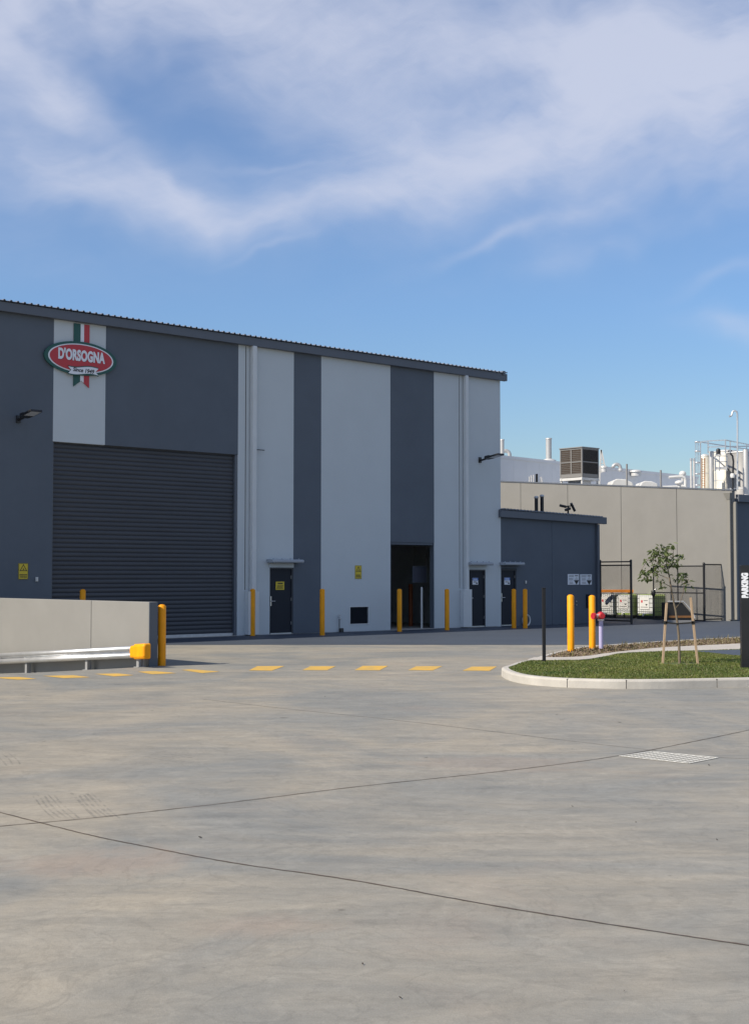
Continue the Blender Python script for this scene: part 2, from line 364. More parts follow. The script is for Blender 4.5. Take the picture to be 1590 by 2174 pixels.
def smooth_open(P, it=1):
    for _ in range(it):
        Q = [P[0]]
        for i in range(len(P) - 1): Q += [P[i].lerp(P[i + 1], .25), P[i].lerp(P[i + 1], .75)]
        P = Q + [P[-1]]
    return P
def strip(name, px, width, m, z=.004, jit=0.):
    pts = smooth_open([ground(*p) for p in px], 3); out = []
    for i in range(len(pts) - 1):
        n = max(2, int((pts[i + 1] - pts[i]).length / .35))
        for k in range(n): out.append(pts[i].lerp(pts[i + 1], k / n))
    out.append(pts[-1]); L, Rr = [], []
    for i, p in enumerate(out):
        d = (out[min(i + 1, len(out) - 1)] - out[max(i - 1, 0)]).normalized(); nn = Vector((-d.y, d.x, 0)) * width / 2 * random.uniform(.75, 1.25)
        j = Vector((-d.y, d.x, 0)) * random.uniform(-jit, jit)
        L.append(p + nn + j); Rr.append(p - nn + j)
    mb = MB(); n = len(out)
    mb.add([(q.x, q.y, z) for q in L + Rr], [(i, i + 1, n + i + 1, n + i) for i in range(n - 1)])
    tag(mb.build(name, m), kind='structure')
M['groove'] = mat('saw_cut_groove', (.055, .047, .04), .95, c2=(.12, .085, .06), vscale=2)
M['groove_pale'] = mat('faint_saw_cut', (.15, .135, .12), .95, var=.2, vscale=2)
strip('pavement_joint', [(-200, 1775), (0, 1755), (160, 1742), (330, 1723), (500, 1704), (745, 1672), (1000, 1646), (1180, 1625), (1320, 1605), (1450, 1580), (1590, 1551), (1750, 1517)], .014, 'groove', jit=.002)
strip('pavement_joint', [(-200, 1672), (0, 1726), (100, 1752), (200, 1777), (300, 1797), (500, 1836), (745, 1868), (1000, 1917), (1300, 1966), (1590, 2009), (1800, 2040)], .013, 'groove', jit=.003)
strip('pavement_joint', [(430, 1485), (600, 1505), (790, 1524), (1000, 1548), (1200, 1573), (1395, 1595)], .012, 'groove_pale', jit=.004)
strip('pavement_joint', [(1524, 1609), (1590, 1612), (1700, 1615)], .012, 'groove_pale', jit=.004)
# tyre scuffs: broken streaks of rubber
def scuff(px, width, n):
    mb = MB(); a = smooth_open([ground(*p) for p in px], 2)
    for i in range(n):
        off = (i - n / 2) * width / n; ph = random.uniform(0, 6); wd = random.uniform(.006, .013); lo = random.randint(0, 2); hi = len(a) - random.randint(0, 2)
        L_, R_ = [], []
        for j in range(lo, hi):
            d = (a[min(j + 1, len(a) - 1)] - a[max(j - 1, 0)]).normalized(); nn = Vector((-d.y, d.x, 0)); c = a[j] + nn * (off + .004 * math.sin(ph + j * .9))
            L_.append((c.x + nn.x * wd, c.y + nn.y * wd, .004)); R_.append((c.x - nn.x * wd, c.y - nn.y * wd, .004))
        m_ = len(L_); mb.add(L_ + R_, [(k, k + 1, m_ + k + 1, m_ + k) for k in range(m_ - 1)])
    tag(mb.build('tyre_marks', 'scuff'), kind='structure')
def faint(name, c, alpha):
    m = mat(name, c, .9); t = m.node_tree; b = t.nodes['Principled BSDF']
    n = t.nodes.new('ShaderNodeTexNoise'); n.inputs['Scale'].default_value = 9; r = t.nodes.new('ShaderNodeMapRange'); r.inputs[1].default_value = .35; r.inputs[2].default_value = .65; r.inputs[3].default_value = 0; r.inputs[4].default_value = alpha
    t.links.new(n.outputs[0], r.inputs[0]); t.links.new(r.outputs[0], b.inputs['Alpha']); return m
M['scuff'] = faint('rubber_scuff', (.12, .12, .12), .22)
scuff([(95, 1686), (118, 1715), (152, 1742)], .22, 5)
scuff([(178, 1684), (205, 1714), (240, 1742)], .2, 5)
scuff([(262, 1596), (330, 1600), (395, 1612)], .45, 6)
scuff([(-5, 1600), (10, 1612), (22, 1628)], .35, 5)
scuff([(455, 1592), (530, 1598), (610, 1598)], .3, 3)

# yellow dashes
M['road_yellow'] = mat('road_marking_yellow', (.66, .38, .045), .7, c2=(.42, .30, .10), vscale=3.5, stretch=(1, 1, 1))
DASH = [[(528.4, 1424), (546, 1415.2), (604, 1414.7), (577, 1424.5)], [(641.6, 1423.4), (659, 1415), (713, 1415), (694.5, 1423.7)], [(752.7, 1423.4), (770, 1414.3), (824, 1414.3), (805.5, 1424)],
        [(866, 1423.6), (883.5, 1415.4), (939, 1415), (918.8, 1424)], [(981.7, 1424.4), (1001.8, 1416), (1054.6, 1415.8), (1039.5, 1424.9)],
        [(385, 1423), (405, 1421.7), (467, 1426.3), (430, 1429.8)], [(292, 1426.8), (329.6, 1425.5), (375, 1429.8), (324.6, 1432.3)], [(201, 1431.3), (251.6, 1430.5), (284, 1434.3), (241.5, 1436.8)],
        [(90.6, 1435.6), (156, 1434.3), (191, 1438.6), (136, 1440.6)], [(-20, 1439), (40, 1438), (78, 1441.9), (38, 1443.9)]]
M['litter'] = mat('dead_leaf', (.035, .028, .022), .9)
mb = MB()
for px, py, r_ in ((425, 1780, .022), (1315, 1535, .03), (430, 2056, .008), (1215, 1714, .012), (850, 2122, .01), (1522, 1785, .012), (1505, 1626, .02), (770, 2050, .01), (1350, 1748, .01), (690, 1480, .02), (1182, 1518, .03), (550, 1720, .012), (960, 1942, .008), (1447, 1722, .008), (1325, 2108, .007), (290, 1678, .01)):
    p = ground(px, py); a_ = random.uniform(0, 3); ex = Vector((math.cos(a_), math.sin(a_), 0)) * r_ * 1.0; ey = Vector((-math.sin(a_), math.cos(a_), 0)) * r_ * .45
    mb.add([p - ex + Vector((0, 0, .004)), p - ey + Vector((0, 0, .008)), p + ex + Vector((0, 0, .012)), p + ey + Vector((0, 0, .006))], [(0, 1, 2, 3)])
tag(mb.build('leaf_litter', 'litter'), 'dead leaf scraps strewn over the concrete yard', 'leaf litter', kind='stuff')
for i, q in enumerate(DASH):
    mb = MB(); P = [ground(*p) for p in q]
    mb.add([(p.x, p.y, .004) for p in P], [(0, 1, 2, 3)])
    tag(mb.build('road_marking', 'road_yellow'), kind='structure')

# ------------------------------------------------------------------ garden island
KZ = .15
front = [(1900, 1450), (1750, 1455), (1590, 1459), (1535, 1460), (1450, 1462), (1385, 1463), (1322, 1463), (1258, 1462), (1195, 1460), (1150, 1457), (1110, 1452.5), (1085, 1447), (1070, 1440.5)]
outer = [ground(*p) for p in front]
back = [(1078, 1412), (1096, 1405), (1121, 1401), (1138, 1395), (1176, 1384), (1229, 1373), (1284, 1369), (1403, 1361), (1570, 1352), (1750, 1343), (1900, 1335)]
bk = [ground(p[0], p[1], KZ) for p in back]
tip = [Vector((2.33, 25.25, 0)), Vector((2.37, 25.62, 0))]
loop = [Vector((p.x, p.y, 0)) for p in outer] + tip + [Vector((p.x, p.y, 0)) for p in bk]
def offset(P, d):
    out = []
    for i, p in enumerate(P):
        t = (P[min(i + 1, len(P) - 1)] - P[max(i - 1, 0)]).normalized(); out.append(p + Vector((t.y, -t.x, 0)) * d)
    return out
loop = smooth_open(loop, 2)
def sweep_kerb(path, w, name, zt=KZ):
    prof = [(0, -.05), (.004, zt - .035), (.016, zt - .012), (.04, zt), (w - .02, zt), (w, zt - .015), (w, -.05)]
    mb = MB(); n = len(path); m_ = len(prof); offs = [offset(path, q[0]) for q in prof]
    vs = [(offs[j][i].x, offs[j][i].y, prof[j][1]) for i in range(n) for j in range(m_)]
    fs = [(i * m_ + j, i * m_ + (j + 1) % m_, (i + 1) * m_ + (j + 1) % m_, (i + 1) * m_ + j) for i in range(n - 1) for j in range(m_)]
    mb.add(vs, fs); mb.add(vs[:m_], [tuple(range(m_))]); mb.add(vs[-m_:], [tuple(reversed(range(m_)))])
    tag(mb.build(name, 'kerb'), kind='structure')
# break the kerb into segments at the joints the photo shows
cum = [0]
for i in range(1, len(loop)): cum.append(cum[-1] + (loop[i] - loop[i - 1]).length)
def at_len(s):
    for i in range(1, len(loop)):
        if cum[i] >= s: return loop[i - 1].lerp(loop[i], (s - cum[i - 1]) / max(1e-6, cum[i] - cum[i - 1]))
    return loop[-1]
def nearest(p): return min(range(len(loop)), key=lambda i: (loop[i] - p).length)
js = [cum[nearest(ground(px, 1461))] for px in (1535, 1322, 1195)] + [cum[nearest(Vector((p.x, p.y, 0)))] for p in (bk[2], bk[6], bk[7])]
js = [0] + sorted(js) + [cum[-1]]
for a, b in zip(js[:-1], js[1:]):
    lo, hi = a + .007, b - .007; n = max(2, int((hi - lo) / .12))
    sweep_kerb([at_len(lo + (hi - lo) * i / n) for i in range(n + 1)], .15, 'kerb')
    j = at_len(b); d = (at_len(min(b + .05, cum[-1])) - at_len(b - .05))
    if b < cum[-1] and d.length > 1e-4:
        d.normalize(); nrm = Vector((d.y, -d.x, 0)); mb = MB(); c0 = j + nrm * .008; c1 = j + nrm * .14
        mb.bar((c0.x, c0.y, .065), (c1.x, c1.y, .065), .02, .15); tag(mb.build('kerb_joint', 'joint'), kind='structure')
inner = offset(loop, .14)
polysheet('garden_bed', inner, KZ - .03, 'soil')
# path strip between lawn and mulch (concrete edging)
pu = [(1121, 1400), (1138, 1395), (1198, 1396), (1247, 1393.5), (1284, 1387.5), (1340, 1381), (1403, 1375), (1480, 1371), (1570, 1367), (1700, 1358), (1900, 1345)]
pl = [(1121, 1402.5), (1153, 1402), (1198, 1401.5), (1240, 1401), (1285, 1394), (1317, 1386.5), (1403, 1383), (1482, 1381), (1570, 1379), (1700, 1374), (1900, 1366)]
PU = smooth_open([ground(p[0], p[1], KZ) for p in pu], 1); PL = smooth_open([ground(p[0], p[1], KZ) for p in pl], 1)
def ribbon(name, U, L, z0, z1, m):
    mb = MB(); n = min(len(U), len(L)); vs = []
    for i in range(n): vs += [(U[i].x, U[i].y, z1), (L[i].x, L[i].y, z1), (U[i].x, U[i].y, z0), (L[i].x, L[i].y, z0)]
    fs = []
    for i in range(n - 1):
        a, b = i * 4, i * 4 + 4
        fs += [(a, a + 1, b + 1, b), (a + 1, a + 3, b + 3, b + 1), (a, b, b + 2, a + 2)]
    mb.add(vs, fs); o = mb.build(name, m); tag(o, kind='structure'); return o
ribbon('path', PU, PL, .05, KZ + .004, 'path')
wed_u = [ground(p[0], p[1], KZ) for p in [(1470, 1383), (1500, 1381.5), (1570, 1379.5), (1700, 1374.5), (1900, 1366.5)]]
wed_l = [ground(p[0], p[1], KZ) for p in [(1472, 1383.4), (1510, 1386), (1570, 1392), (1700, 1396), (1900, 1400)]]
ribbon('blue_grey_wedge', wed_u, wed_l, .05, KZ + .002, 'blue_grey_paving')  # darker blue-grey wedge between path and lawn
lawn = [p for p in PL[:-1]] + [ground(1900, 1366, KZ)]
lawn_poly = [Vector((p.x, p.y, 0)) for p in lawn]
inn = [p for p in inner]
i0 = nearest(Vector((bk[2].x, bk[2].y, 0)))
lawn_poly = inn[:i0 + 1] + lawn_poly
polysheet('lawn_soil', lawn_poly, KZ - .012, 'turf')
def inside(p, poly):
    c = False; j = len(poly) - 1
    for i in range(len(poly)):
        a, b = poly[i], poly[j]
        if (a.y > p[1]) != (b.y > p[1]) and p[0] < (b.x - a.x) * (p[1] - a.y) / (b.y - a.y) + a.x: c = not c
        j = i
    return c
wedge_poly = wed_u + list(reversed(wed_l))
def hsh(x, y):
    return .5 + .25 * math.sin(x * 2.3 + 1.1 * math.sin(y * 1.7)) + .25 * math.sin(y * 3.1 + 1.3 * math.sin(x * 1.9 + .7))
TREE_P = ground(1443, 1408, KZ)
def blades(name, poly, n, hlo, hhi, m, avoid=None, z=KZ - .012, xmax=10.5):
    mb = MB(); k = 0; xs = [p.x for p in poly]; ys = [p.y for p in poly]; x0, x1, y0, y1 = min(xs), min(max(xs), xmax), min(ys), max(ys); tries = 0
    vs, fs = [], []
    while k < n and tries < n * 12:
        tries += 1
        x = random.uniform(x0, x1); y = random.uniform(y0, y1)
        if not inside((x, y), poly) or (avoid and inside((x, y), avoid)): continue
        dt = math.hypot(x - TREE_P.x, (y - TREE_P.y) * 1.2)
        if dt < .45 and random.random() < .85: continue
        if dt < 1.6 and random.random() < .35: continue
        a = random.uniform(0, 6.28); hgt = random.uniform(hlo, hhi) * (.6 + .7 * hsh(x, y)); w = random.uniform(.006, .013); dx, dy = math.cos(a), math.sin(a); ln = random.uniform(.1, .8) * hgt
        b = random.uniform(0, 6.28); lx, ly = math.cos(b) * ln, math.sin(b) * ln
        o = len(vs)
        vs += [(x - dx * w, y - dy * w, z), (x + dx * w, y + dy * w, z), (x + lx * .45 - dx * w * .6, y + ly * .45 - dy * w * .6, z + hgt * .6), (x + lx * .45 + dx * w * .6, y + ly * .45 + dy * w * .6, z + hgt * .6), (x + lx, y + ly, z + hgt)]
        fs += [(o, o + 1, o + 3, o + 2), (o + 2, o + 3, o + 4)]; k += 1
    mb.add(vs, fs); me = mb.build(name, m); return me
tag(blades('grass', lawn_poly, 70000, .014, .036, 'grass', wedge_poly), 'short green lawn covering the kerbed island', 'grass', kind='stuff')
tag(blades('dry_grass', lawn_poly, 13000, .014, .034, 'dry', wedge_poly), 'straw coloured dry blades among the island lawn', 'grass', kind='stuff')
mulch_poly = [Vector((p.x, p.y, 0)) for p in offset([Vector((q.x, q.y, 0)) for q in bk[3:]], .16)] + list(reversed([Vector((p.x, p.y, 0)) for p in PU[3:]]))
mb = MB(); vs, fs = [], []; k = 0
while k < 6000:
    x = random.uniform(3.2, 11.5); y = random.uniform(27, 41)
    if not inside((x, y), mulch_poly): continue
    a = random.uniform(0, 6.28); l = random.uniform(.015, .05); w = random.uniform(.006, .016); z = KZ - .028 + random.uniform(0, .03); dx, dy = math.cos(a) * l, math.sin(a) * l; ex, ey = -math.sin(a) * w, math.cos(a) * w; t = random.uniform(-.02, .02)
    o = len(vs); vs += [(x - dx - ex, y - dy - ey, z - t), (x + dx - ex, y + dy - ey, z + t), (x + dx + ex, y + dy + ey, z + t + .006), (x - dx + ex, y - dy + ey, z - t + .006)]; fs.append((o, o + 1, o + 2, o + 3)); k += 1
mb.add(vs, fs); M['chip'] = mat('bark_chip', (.25, .19, .125), .95, c2=(.12, .09, .06), vscale=9)
tag(mb.build('mulch', 'chip'), 'brown bark mulch behind the concrete edging strip', 'mulch', kind='stuff')
tag(blades('weeds', mulch_poly, 900, .05, .15, 'dry', None, KZ - .03, 11.5), 'sparse dry weeds sprouting along the mulch strip', 'weeds', kind='stuff')

# ------------------------------------------------------------------ main warehouse
fac = thing('warehouse', 'large two-tone grey striped warehouse with tall roller door', 'building', O, A)
def sx(px, py=1222): return onplane(px, py)[0]
ZT = 9.02                                     # underside of gutter
def Pt(name, m, mb, bevel=0., parent=fac, label=None):
    o = mb.build(name, m, parent, bevel)
    if label: o['label'] = label
    return o
s_a, s_b, s_c, s_d, s_e, s_f, s_g, s_h, s_i = -6.24, -4.60, .06, 2.235, 3.37, 6.40, 8.46, 11.84, -22.
s_b = sx(224, 800)
TH = .2
def wallbox(a, b, z0, z1): return MB().box(a, b, 0, TH, z0, z1)
Pt('wall_panel', 'dark_wall', wallbox(s_i, s_a, -1.2, ZT), label='dark grey panel left of the roller door')
ZD = 5.56
s_a2 = sx(115, 800)
Pt('wall_panel', 'light_wall', wallbox(s_a, s_b, ZD, ZT), label='light grey panel behind the logo sign')
Pt('wall_panel', 'dark_wall', wallbox(s_b, s_c, ZD, ZT), label='dark grey panel above the roller door')
door_a, door_b_, DZ = 1.30, 2.235, 2.10
mb = wallbox(s_c, door_a, -.05, ZT); mb.box(door_a, door_b_, 0, TH, DZ, ZT)
Pt('wall_panel', 'light_wall', mb, label='light grey panel around the side door')
Pt('wall_panel', 'dark_wall', wallbox(s_d, s_e, -.05, ZT), label='dark grey narrow stripe right of the side door')
va, vz1 = onplane(743, 1289); vb, vz0 = onplane(782, 1324)
mb = wallbox(s_e, va, -.05, ZT); mb.box(vb, s_f, 0, TH, -.05, ZT); mb.box(va, vb, 0, TH, vz1, ZT); mb.box(va, vb, 0, TH, -.05, vz0)
Pt('wall_panel', 'light_wall', mb, label='wide light grey panel with louvre vent')
Pt('wall_panel', 'dark_wall', wallbox(s_f, s_g, 2.98, ZT), label='dark grey stripe above the open doorway')
d2a, d2b = 10.17, 11.03
mb = wallbox(s_g, d2a, -.05, ZT); mb.box(d2a, d2b, 0, TH, 2.06, ZT); mb.box(d2b, s_h, 0, TH, -.05, ZT)
Pt('wall_panel', 'light_wall', mb, label='light grey end panel with door')
# hull behind
DEP = 26.
Pt('side_wall', 'light_wall', MB().box(s_h - .2, s_h, TH, DEP, -.05, ZT + .1))
Pt('rear_wall', 'light_wall', MB().box(s_i, s_h, DEP, DEP + .2, -1.2, ZT + 1.))
Pt('side_wall', 'light_wall', MB().box(s_i, s_i + .2, TH, DEP, -1.2, ZT + .1))
Pt('interior_floor', 'path', MB().box(s_i + .2, s_h - .2, .0, DEP, -.06, .02))
# roof sheet with trapezoid ribs
mb = MB(); xs = []; x = s_i; pitch = .2
while x < s_h + .05:
    xs += [(x, 0), (x + .12, 0), (x + .14, .034), (x + .18, .034), (x + .2, 0)]; x += pitch
y0, y1, zr, slope = -.22, DEP + .3, ZT + .225, .035
n = len(xs); vs = [(a, y0, zr + b) for a, b in xs] + [(a, y1, zr + b + slope * (y1 - y0)) for a, b in xs]
mb.add(vs, [(i, i + 1, n + i + 1, n + i) for i in range(n - 1)])
o = Pt('roof', 'roof', mb); sol = o.modifiers.new('thickness', 'SOLIDIFY'); sol.thickness = .012
Pt('gutter', 'fascia', MB().box(s_i, 12.06, -.16, -.003, ZT - .06, ZT + .2), .012)
Pt('roof_capping', 'fascia', MB().prism([(s_h - .05, ZT + .14), (s_h + .07, ZT + .14), (s_h + .07, ZT + .29), (s_h - .05, ZT + .29)], -.2, .0))
# roller door
rd = MB(); a, b = s_a + .003, s_c - .09; zs = []; z = .10
pitch = .126
prof = []
while z < ZD - .03:
    for k in range(6):
        t = k / 6; prof.append((z + t * pitch, .13 - .022 * math.sin(math.pi * t) ** .7))
    z += pitch
n = len(prof); rd.add([(a, y, zz) for zz, y in prof] + [(b, y, zz) for zz, y in prof], [(i, i + 1, n + i + 1, n + i) for i in range(n - 1)])
door = Pt('roller_door', 'shutter', rd)
Pt('bottom_bar', 'galv_dull', MB().box(a, b, .09, .15, .005, .10), .005, door)
Pt('door_guide', 'fascia', MB().box(s_c - .089, s_c - .002, .03, .18, 0, ZD - .005), .006, door)
Pt('door_guide', 'fascia', MB().box(s_a + .001, s_a + .045, .03, .105, -.05, ZD - .005), .006, door)
Pt('door_backing', 'shutter', MB().box(s_a, s_c, .175, .198, .0, ZD), 0, door)
# hinged doors
def hinged(parent, a, b, ztop, label, yo=0.):
    mb = MB().box(a + .045, b - .045, yo + .05, yo + .095, .06, ztop - .045)
    d = mb.build('door', 'door', parent, .004); d['label'] = label
    fr = MB().box(a + .002, a + .042, yo + .012, yo + .12, .0, ztop - .002).box(b - .042, b - .002, yo + .012, yo + .12, 0, ztop - .002).box(a + .042, b - .042, yo + .012, yo + .12, ztop - .042, ztop - .002)
    fr.build('frame', 'shutter', d)
    MB().box(a + .045, b - .045, yo + .02, yo + .12, .022, .052).build('sill', 'galv', d)
    h = MB().box(a + .06, a + .10, yo + .035, yo + .05, .90, 1.20); h.tube([(a + .08, yo + .05, 1.05), (a + .08, yo - .01, 1.05), (a + .21, yo - .012, 1.05)], .011, 8)
    h.build('handle', 'chrome', d)
    for z in (.3, 1.05, 1.75): MB().box(b - .052, b - .036, yo + .035, yo + .05, z, z + .1).build('hinge', 'galv_dull', d)
    return d
hinged(fac, door_a, door_b_, DZ, 'dark door with yellow notice and lever handle')
hinged(fac, d2a, d2b, 2.06, 'dark door at the right end of the light wall')
M['canopy_paint'] = mat('canopy_paint', (.33, .36, .39), .6)
def canopy(parent, a, b, z, yo=0.):
    mb = MB(); prof = [(yo - .002, z + .06), (yo - .30, z + .05), (yo - .33, z + .02), (yo - .33, z - .04), (yo - .30, z - .055), (yo - .002, z - .055)]
    n = len(prof); vs = [(a, y, zz) for y, zz in prof] + [(b, y, zz) for y, zz in prof]
    mb.add(vs, [tuple(range(n)), tuple(reversed(range(n, 2 * n)))] + [(i, (i + 1) % n, (i + 1) % n + n, i + n) for i in range(n)])
    o = mb.build('door_canopy', 'canopy_paint', parent, .02)
    for k in range(4):
        x = a + .12 + k * (b - a - .24) / 3; MB().tube([(x, yo - .2, z + .055), (x, yo - .2, z + .085)], .022, 8).build('vent_stub', 'canopy_paint', o)
canopy(fac, 1.17, 2.42, 2.30); Pt('door_lintel', 'light_wall', MB().box(door_a - .02, door_b_ + .0, -.03, -.002, DZ, DZ + .13))
canopy(fac, 9.98, 11.12, 2.27)
# louvre vent
lv = MB().box(va + .002, vb - .002, .06, .07, vz0 + .002, vz1 - .002)
k = vz0 + .03
while k < vz1 - .02:
    lv.hexa([(va + .02, .02, k - .012), (vb - .02, .02, k - .012), (vb - .02, .055, k + .012), (va + .02, .055, k + .012), (va + .02, .02, k - .008), (vb - .02, .02, k - .008), (vb - .02, .055, k + .016), (va + .02, .055, k + .016)]); k += .03
vent = Pt('vent', 'door', lv)
fr = MB().box(va - .03, vb + .03, -.012, -.002, vz1 - .004, vz1 + .025).box(va - .03, vb + .03, -.012, -.002, vz0 - .025, vz0 + .004).box(va - .03, va + .004, -.012, -.002, vz0, vz1).box(vb - .004, vb + .03, -.012, -.002, vz0, vz1)
Pt('vent_frame', 'pipe_paint', fr, 0, vent)
# downpipes with guards
def downpipe(sp, r=.085, ztop=ZT):
    d = Pt('downpipe', 'pipe_paint', MB().box(sp - r, sp + r, -.175, -.012, .05, ztop - .05), .03)
    gd = Pt('pipe_guard', 'pipe_paint', MB().box(sp - .24, sp + .17, -.20, -.002, .03, 1.36), .01, d)
    return d
p1 = sx(534, 1000); p2 = sx(985.5, 1000)
d1 = downpipe(p1); downpipe(p2, .075)
Pt('wall_joint', 'joint', MB().box(sx(521, 1000) - .012, sx(521, 1000) + .012, -.003, .002, 1.4, ZT - .07))
Pt('wall_joint', 'joint', MB().box(sx(975, 1000) - .01, sx(975, 1000) + .01, -.003, .002, 1.4, ZT - .07))
b0, bz = onplane(541, 955); b1, _ = onplane(557, 956)
Pt('pipe_bracket', 'joint', MB().box(b0, b1, -.12, -.09, bz - .012, bz + .012))
# doorway reveal + interior
Pt('doorway_reveal', 'dark_wall', MB().box(s_g - .03, s_g - .002, .01, .19, .0, 2.975).box(s_f, s_f + .03, .01, .3, .0, 2.975).box(s_f + .03, s_g - .045, .02, .3, 2.90, 2.975))
rk = thing('pallet_rack', 'orange steel pallet rack inside the dark doorway', 'rack', wpt(6.0, 4.5), A)
for x in (0, 1.35, 2.7, 4.05):
    for y in (0, .9): MB().box(x - .04, x + .04, y - .04, y + .04, 0.02, 5.5).build('upright', 'rack_steel', rk)
for z in (1.2, 2.6, 4.0):
    for y in (-.06, .96): MB().box(.04, 4.01, y - .02, y + .02, z, z + .12).build('beam', 'rack_steel', rk)
for z0 in (.02, 1.32, 2.72):
    for x in (.12, 1.47, 2.82):
        q = x
        for _ in range(2):
            w = random.uniform(.45, .52); c_ = MB().box(0, w, 0, .82, 0, random.uniform(.5, 1.0)).build('carton', 'carton', None, 0, wpt(6.0 + q, 4.48, z0 + (.02 if z0 > 1 else 0))); c_.rotation_euler = (0, 0, A)
            tag(c_, 'brown carton stacked on the pallet rack inside the dark doorway', 'carton', 'cartons on the pallet rack'); q += .56
a, z1 = onplane(876, 1202, wpt(0, .9)); b, z0 = onplane(906, 1237, wpt(0, .9))
bo = wpt(a + .3, .75)
hb = thing('hanging_board', 'pale rectangular board hung inside the open doorway', 'board', wpt(a, .9, z0), A)
MB().box(0, b - a, 0, .03, 0, z1 - z0).build('panel', 'curtain', hb, .004)
for x in (.08, b - a - .08): MB().tube([(x, .015, z1 - z0), (x, .015, 2.97 - z0)], .006, 6).build('hanger', 'graphite', hb)
wp0 = onplane(895, 1336, wpt(0, .35))[0]
post = MB().lathe([(.04, 0), (.04, 1.38), (.036, 1.42), (.02, 1.43)], 14).build('white_post', 'white', None, 0, wpt(wp0, .35, .02))
tag(post, 'slim white guard post standing in the open doorway', 'post')
tag(MB().lathe([(.075, 0), (.075, 1.5), (.06, 1.52)], 14).build('column', 'rack_steel', None, 0, wpt(onplane(872, 1330, wpt(0, 2.2))[0], 2.2, .02)), 'dull orange column guard inside the dark doorway', 'column')
# little tap by the vent
ts, tz = onplane(718, 1304)
tp = thing('hose_tap', 'thin riser pipe with tap low on the grey wall', 'tap', wpt(ts, -.06, 0), A)
MB().tube([(0, 0, .0), (0, 0, tz - .15)], .014, 8).build('riser', 'joint', tp)
MB().tube([(0, .05, tz - .1), (0, -.05, tz - .1), (0, -.08, tz - .17)], .02, 8).tube([(-.04, -.01, tz - .02), (.04, -.01, tz - .02)], .015, 8).tube([(0, -.01, tz - .1), (0, -.01, tz - .02)], .01, 8).build('valve', 'galv_dull', tp)
MB().box(.04, .16, -.04, .05, .0, .14).build('drain_box', 'joint', tp, .02)
# wall boxes
for (px, py, w, h, lab) in ((77, 1230, .07, .12, 'small white switch box beside the warning sign by the roller door'), (1116.5, 1236, .05, .11, 'small white switch box right of the annex door')):
    s, z = onplane(px, py)
    t = thing('switch_box', lab, 'switch box', wpt(s, (-.002 if px < 1000 else .028), z), A)
    MB().box(-w / 2, w / 2, -.05, 0, -h / 2, h / 2).build('case', 'white', t, .006)
    MB().box(-w / 4, w / 4, -.056, -.05, -h / 5, h / 5).build('button', 'galv_dull', t)

# ------------------------------------------------------------------ annex
e0, e1 = 11.86, 17.43
an = thing('annex', 'low dark grey flat-roofed annex joined to the warehouse end', 'building', wpt(0, .03), A)
AT, ADEP = 3.95, 9.
dn = 12.70
mid = sx(1173, 1200)
mb = MB().box(e0, dn, 0, .2, 2.1, AT + .15).box(dn, mid - .008, 0, .2, -.05, AT + .1)
Pt('wall_panel', 'dark_wall', mb, 0, an)
mb = MB().box(mid + .008, e1, 0, .2, -.05, AT + .05)
Pt('wall_panel', 'dark_wall', mb, 0, an)
Pt('wall_joint', 'joint', MB().box(mid - .008, mid + .008, .02, .2, -.05, AT + .1), 0, an)
Pt('side_wall', 'dark_wall', MB().box(e1 - .2, e1, .2, ADEP, -.05, AT + .05), 0, an)
Pt('rear_wall', 'dark_wall', MB().box(e0, e1, ADEP, ADEP + .2, -.05, AT + .05), 0, an)
hinged(an, e0 + .002, dn, 2.08, 'dark annex door at the left end', 0.)
canopy(an, e0 - .1, dn + .12, 2.28)
zl, zrr = 4.27, 4.13
mb = MB(); n = 28
mb.hexa([(11.72, -.17, zl - .30), (17.78, -.17, zrr - .27), (17.78, -.003, zrr - .27), (11.72, -.003, zl - .30), (11.72, -.17, zl - .04), (17.78, -.17, zrr), (17.78, -.003, zrr), (11.72, -.003, zl - .04)])
Pt('gutter', 'fascia', mb, .012, an)
mb = MB(); xs = []; x = e0 - .12
while x < e1 + .06: xs += [(x, 0), (x + .12, 0), (x + .135, .04), (x + .165, .04), (x + .18, 0)]; x += .18
n = len(xs)
zf = lambda x: zl + (zrr - zl) * (x - 11.76) / 6.0 - .005
mb.add([(a, -.2, zf(a) + b) for a, b in xs] + [(a, ADEP + .2, zf(a) + b - .3) for a, b in xs], [(i, i + 1, n + i + 1, n + i) for i in range(n - 1)])
o = Pt('roof', 'roof', mb, 0, an); o.modifiers.new('thickness', 'SOLIDIFY').thickness = .012
Pt('downpipe', 'fascia', MB().box(e1 - .16, e1 - .04, -.13, -.012, .05, AT - .1), .02, an)
ga, gz1 = onplane(1245, 1262); gb, gz0 = onplane(1252, 1290)
Pt('meter_box', 'door', MB().box(ga, gb, -.08, -.002, gz0, gz1), .01, an)
for z in (.86, .72): Pt('lock', 'chrome', MB().tube([(sx(1223), -.05, z), (sx(1223), -.002, z)], .022, 10), 0, an)
# white round fitting at the wall foot behind a bollard
fs_, fz = onplane(1115, 1324)
ft = thing('hose_reel', 'round white hose reel at the annex wall foot behind a bollard', 'hose reel', wpt(fs_, -.0, .2), A)
mb = MB(); mb.tube([(0.2 * math.cos(t), -.06, .2 * math.sin(t)) for t in [2 * math.pi * k / 24 for k in range(25)]], .03, 8, False); mb.build('rim', 'white', ft)
MB().box(-.06, .06, -.05, .03, -.19, .12).build('bracket', 'galv_dull', ft)
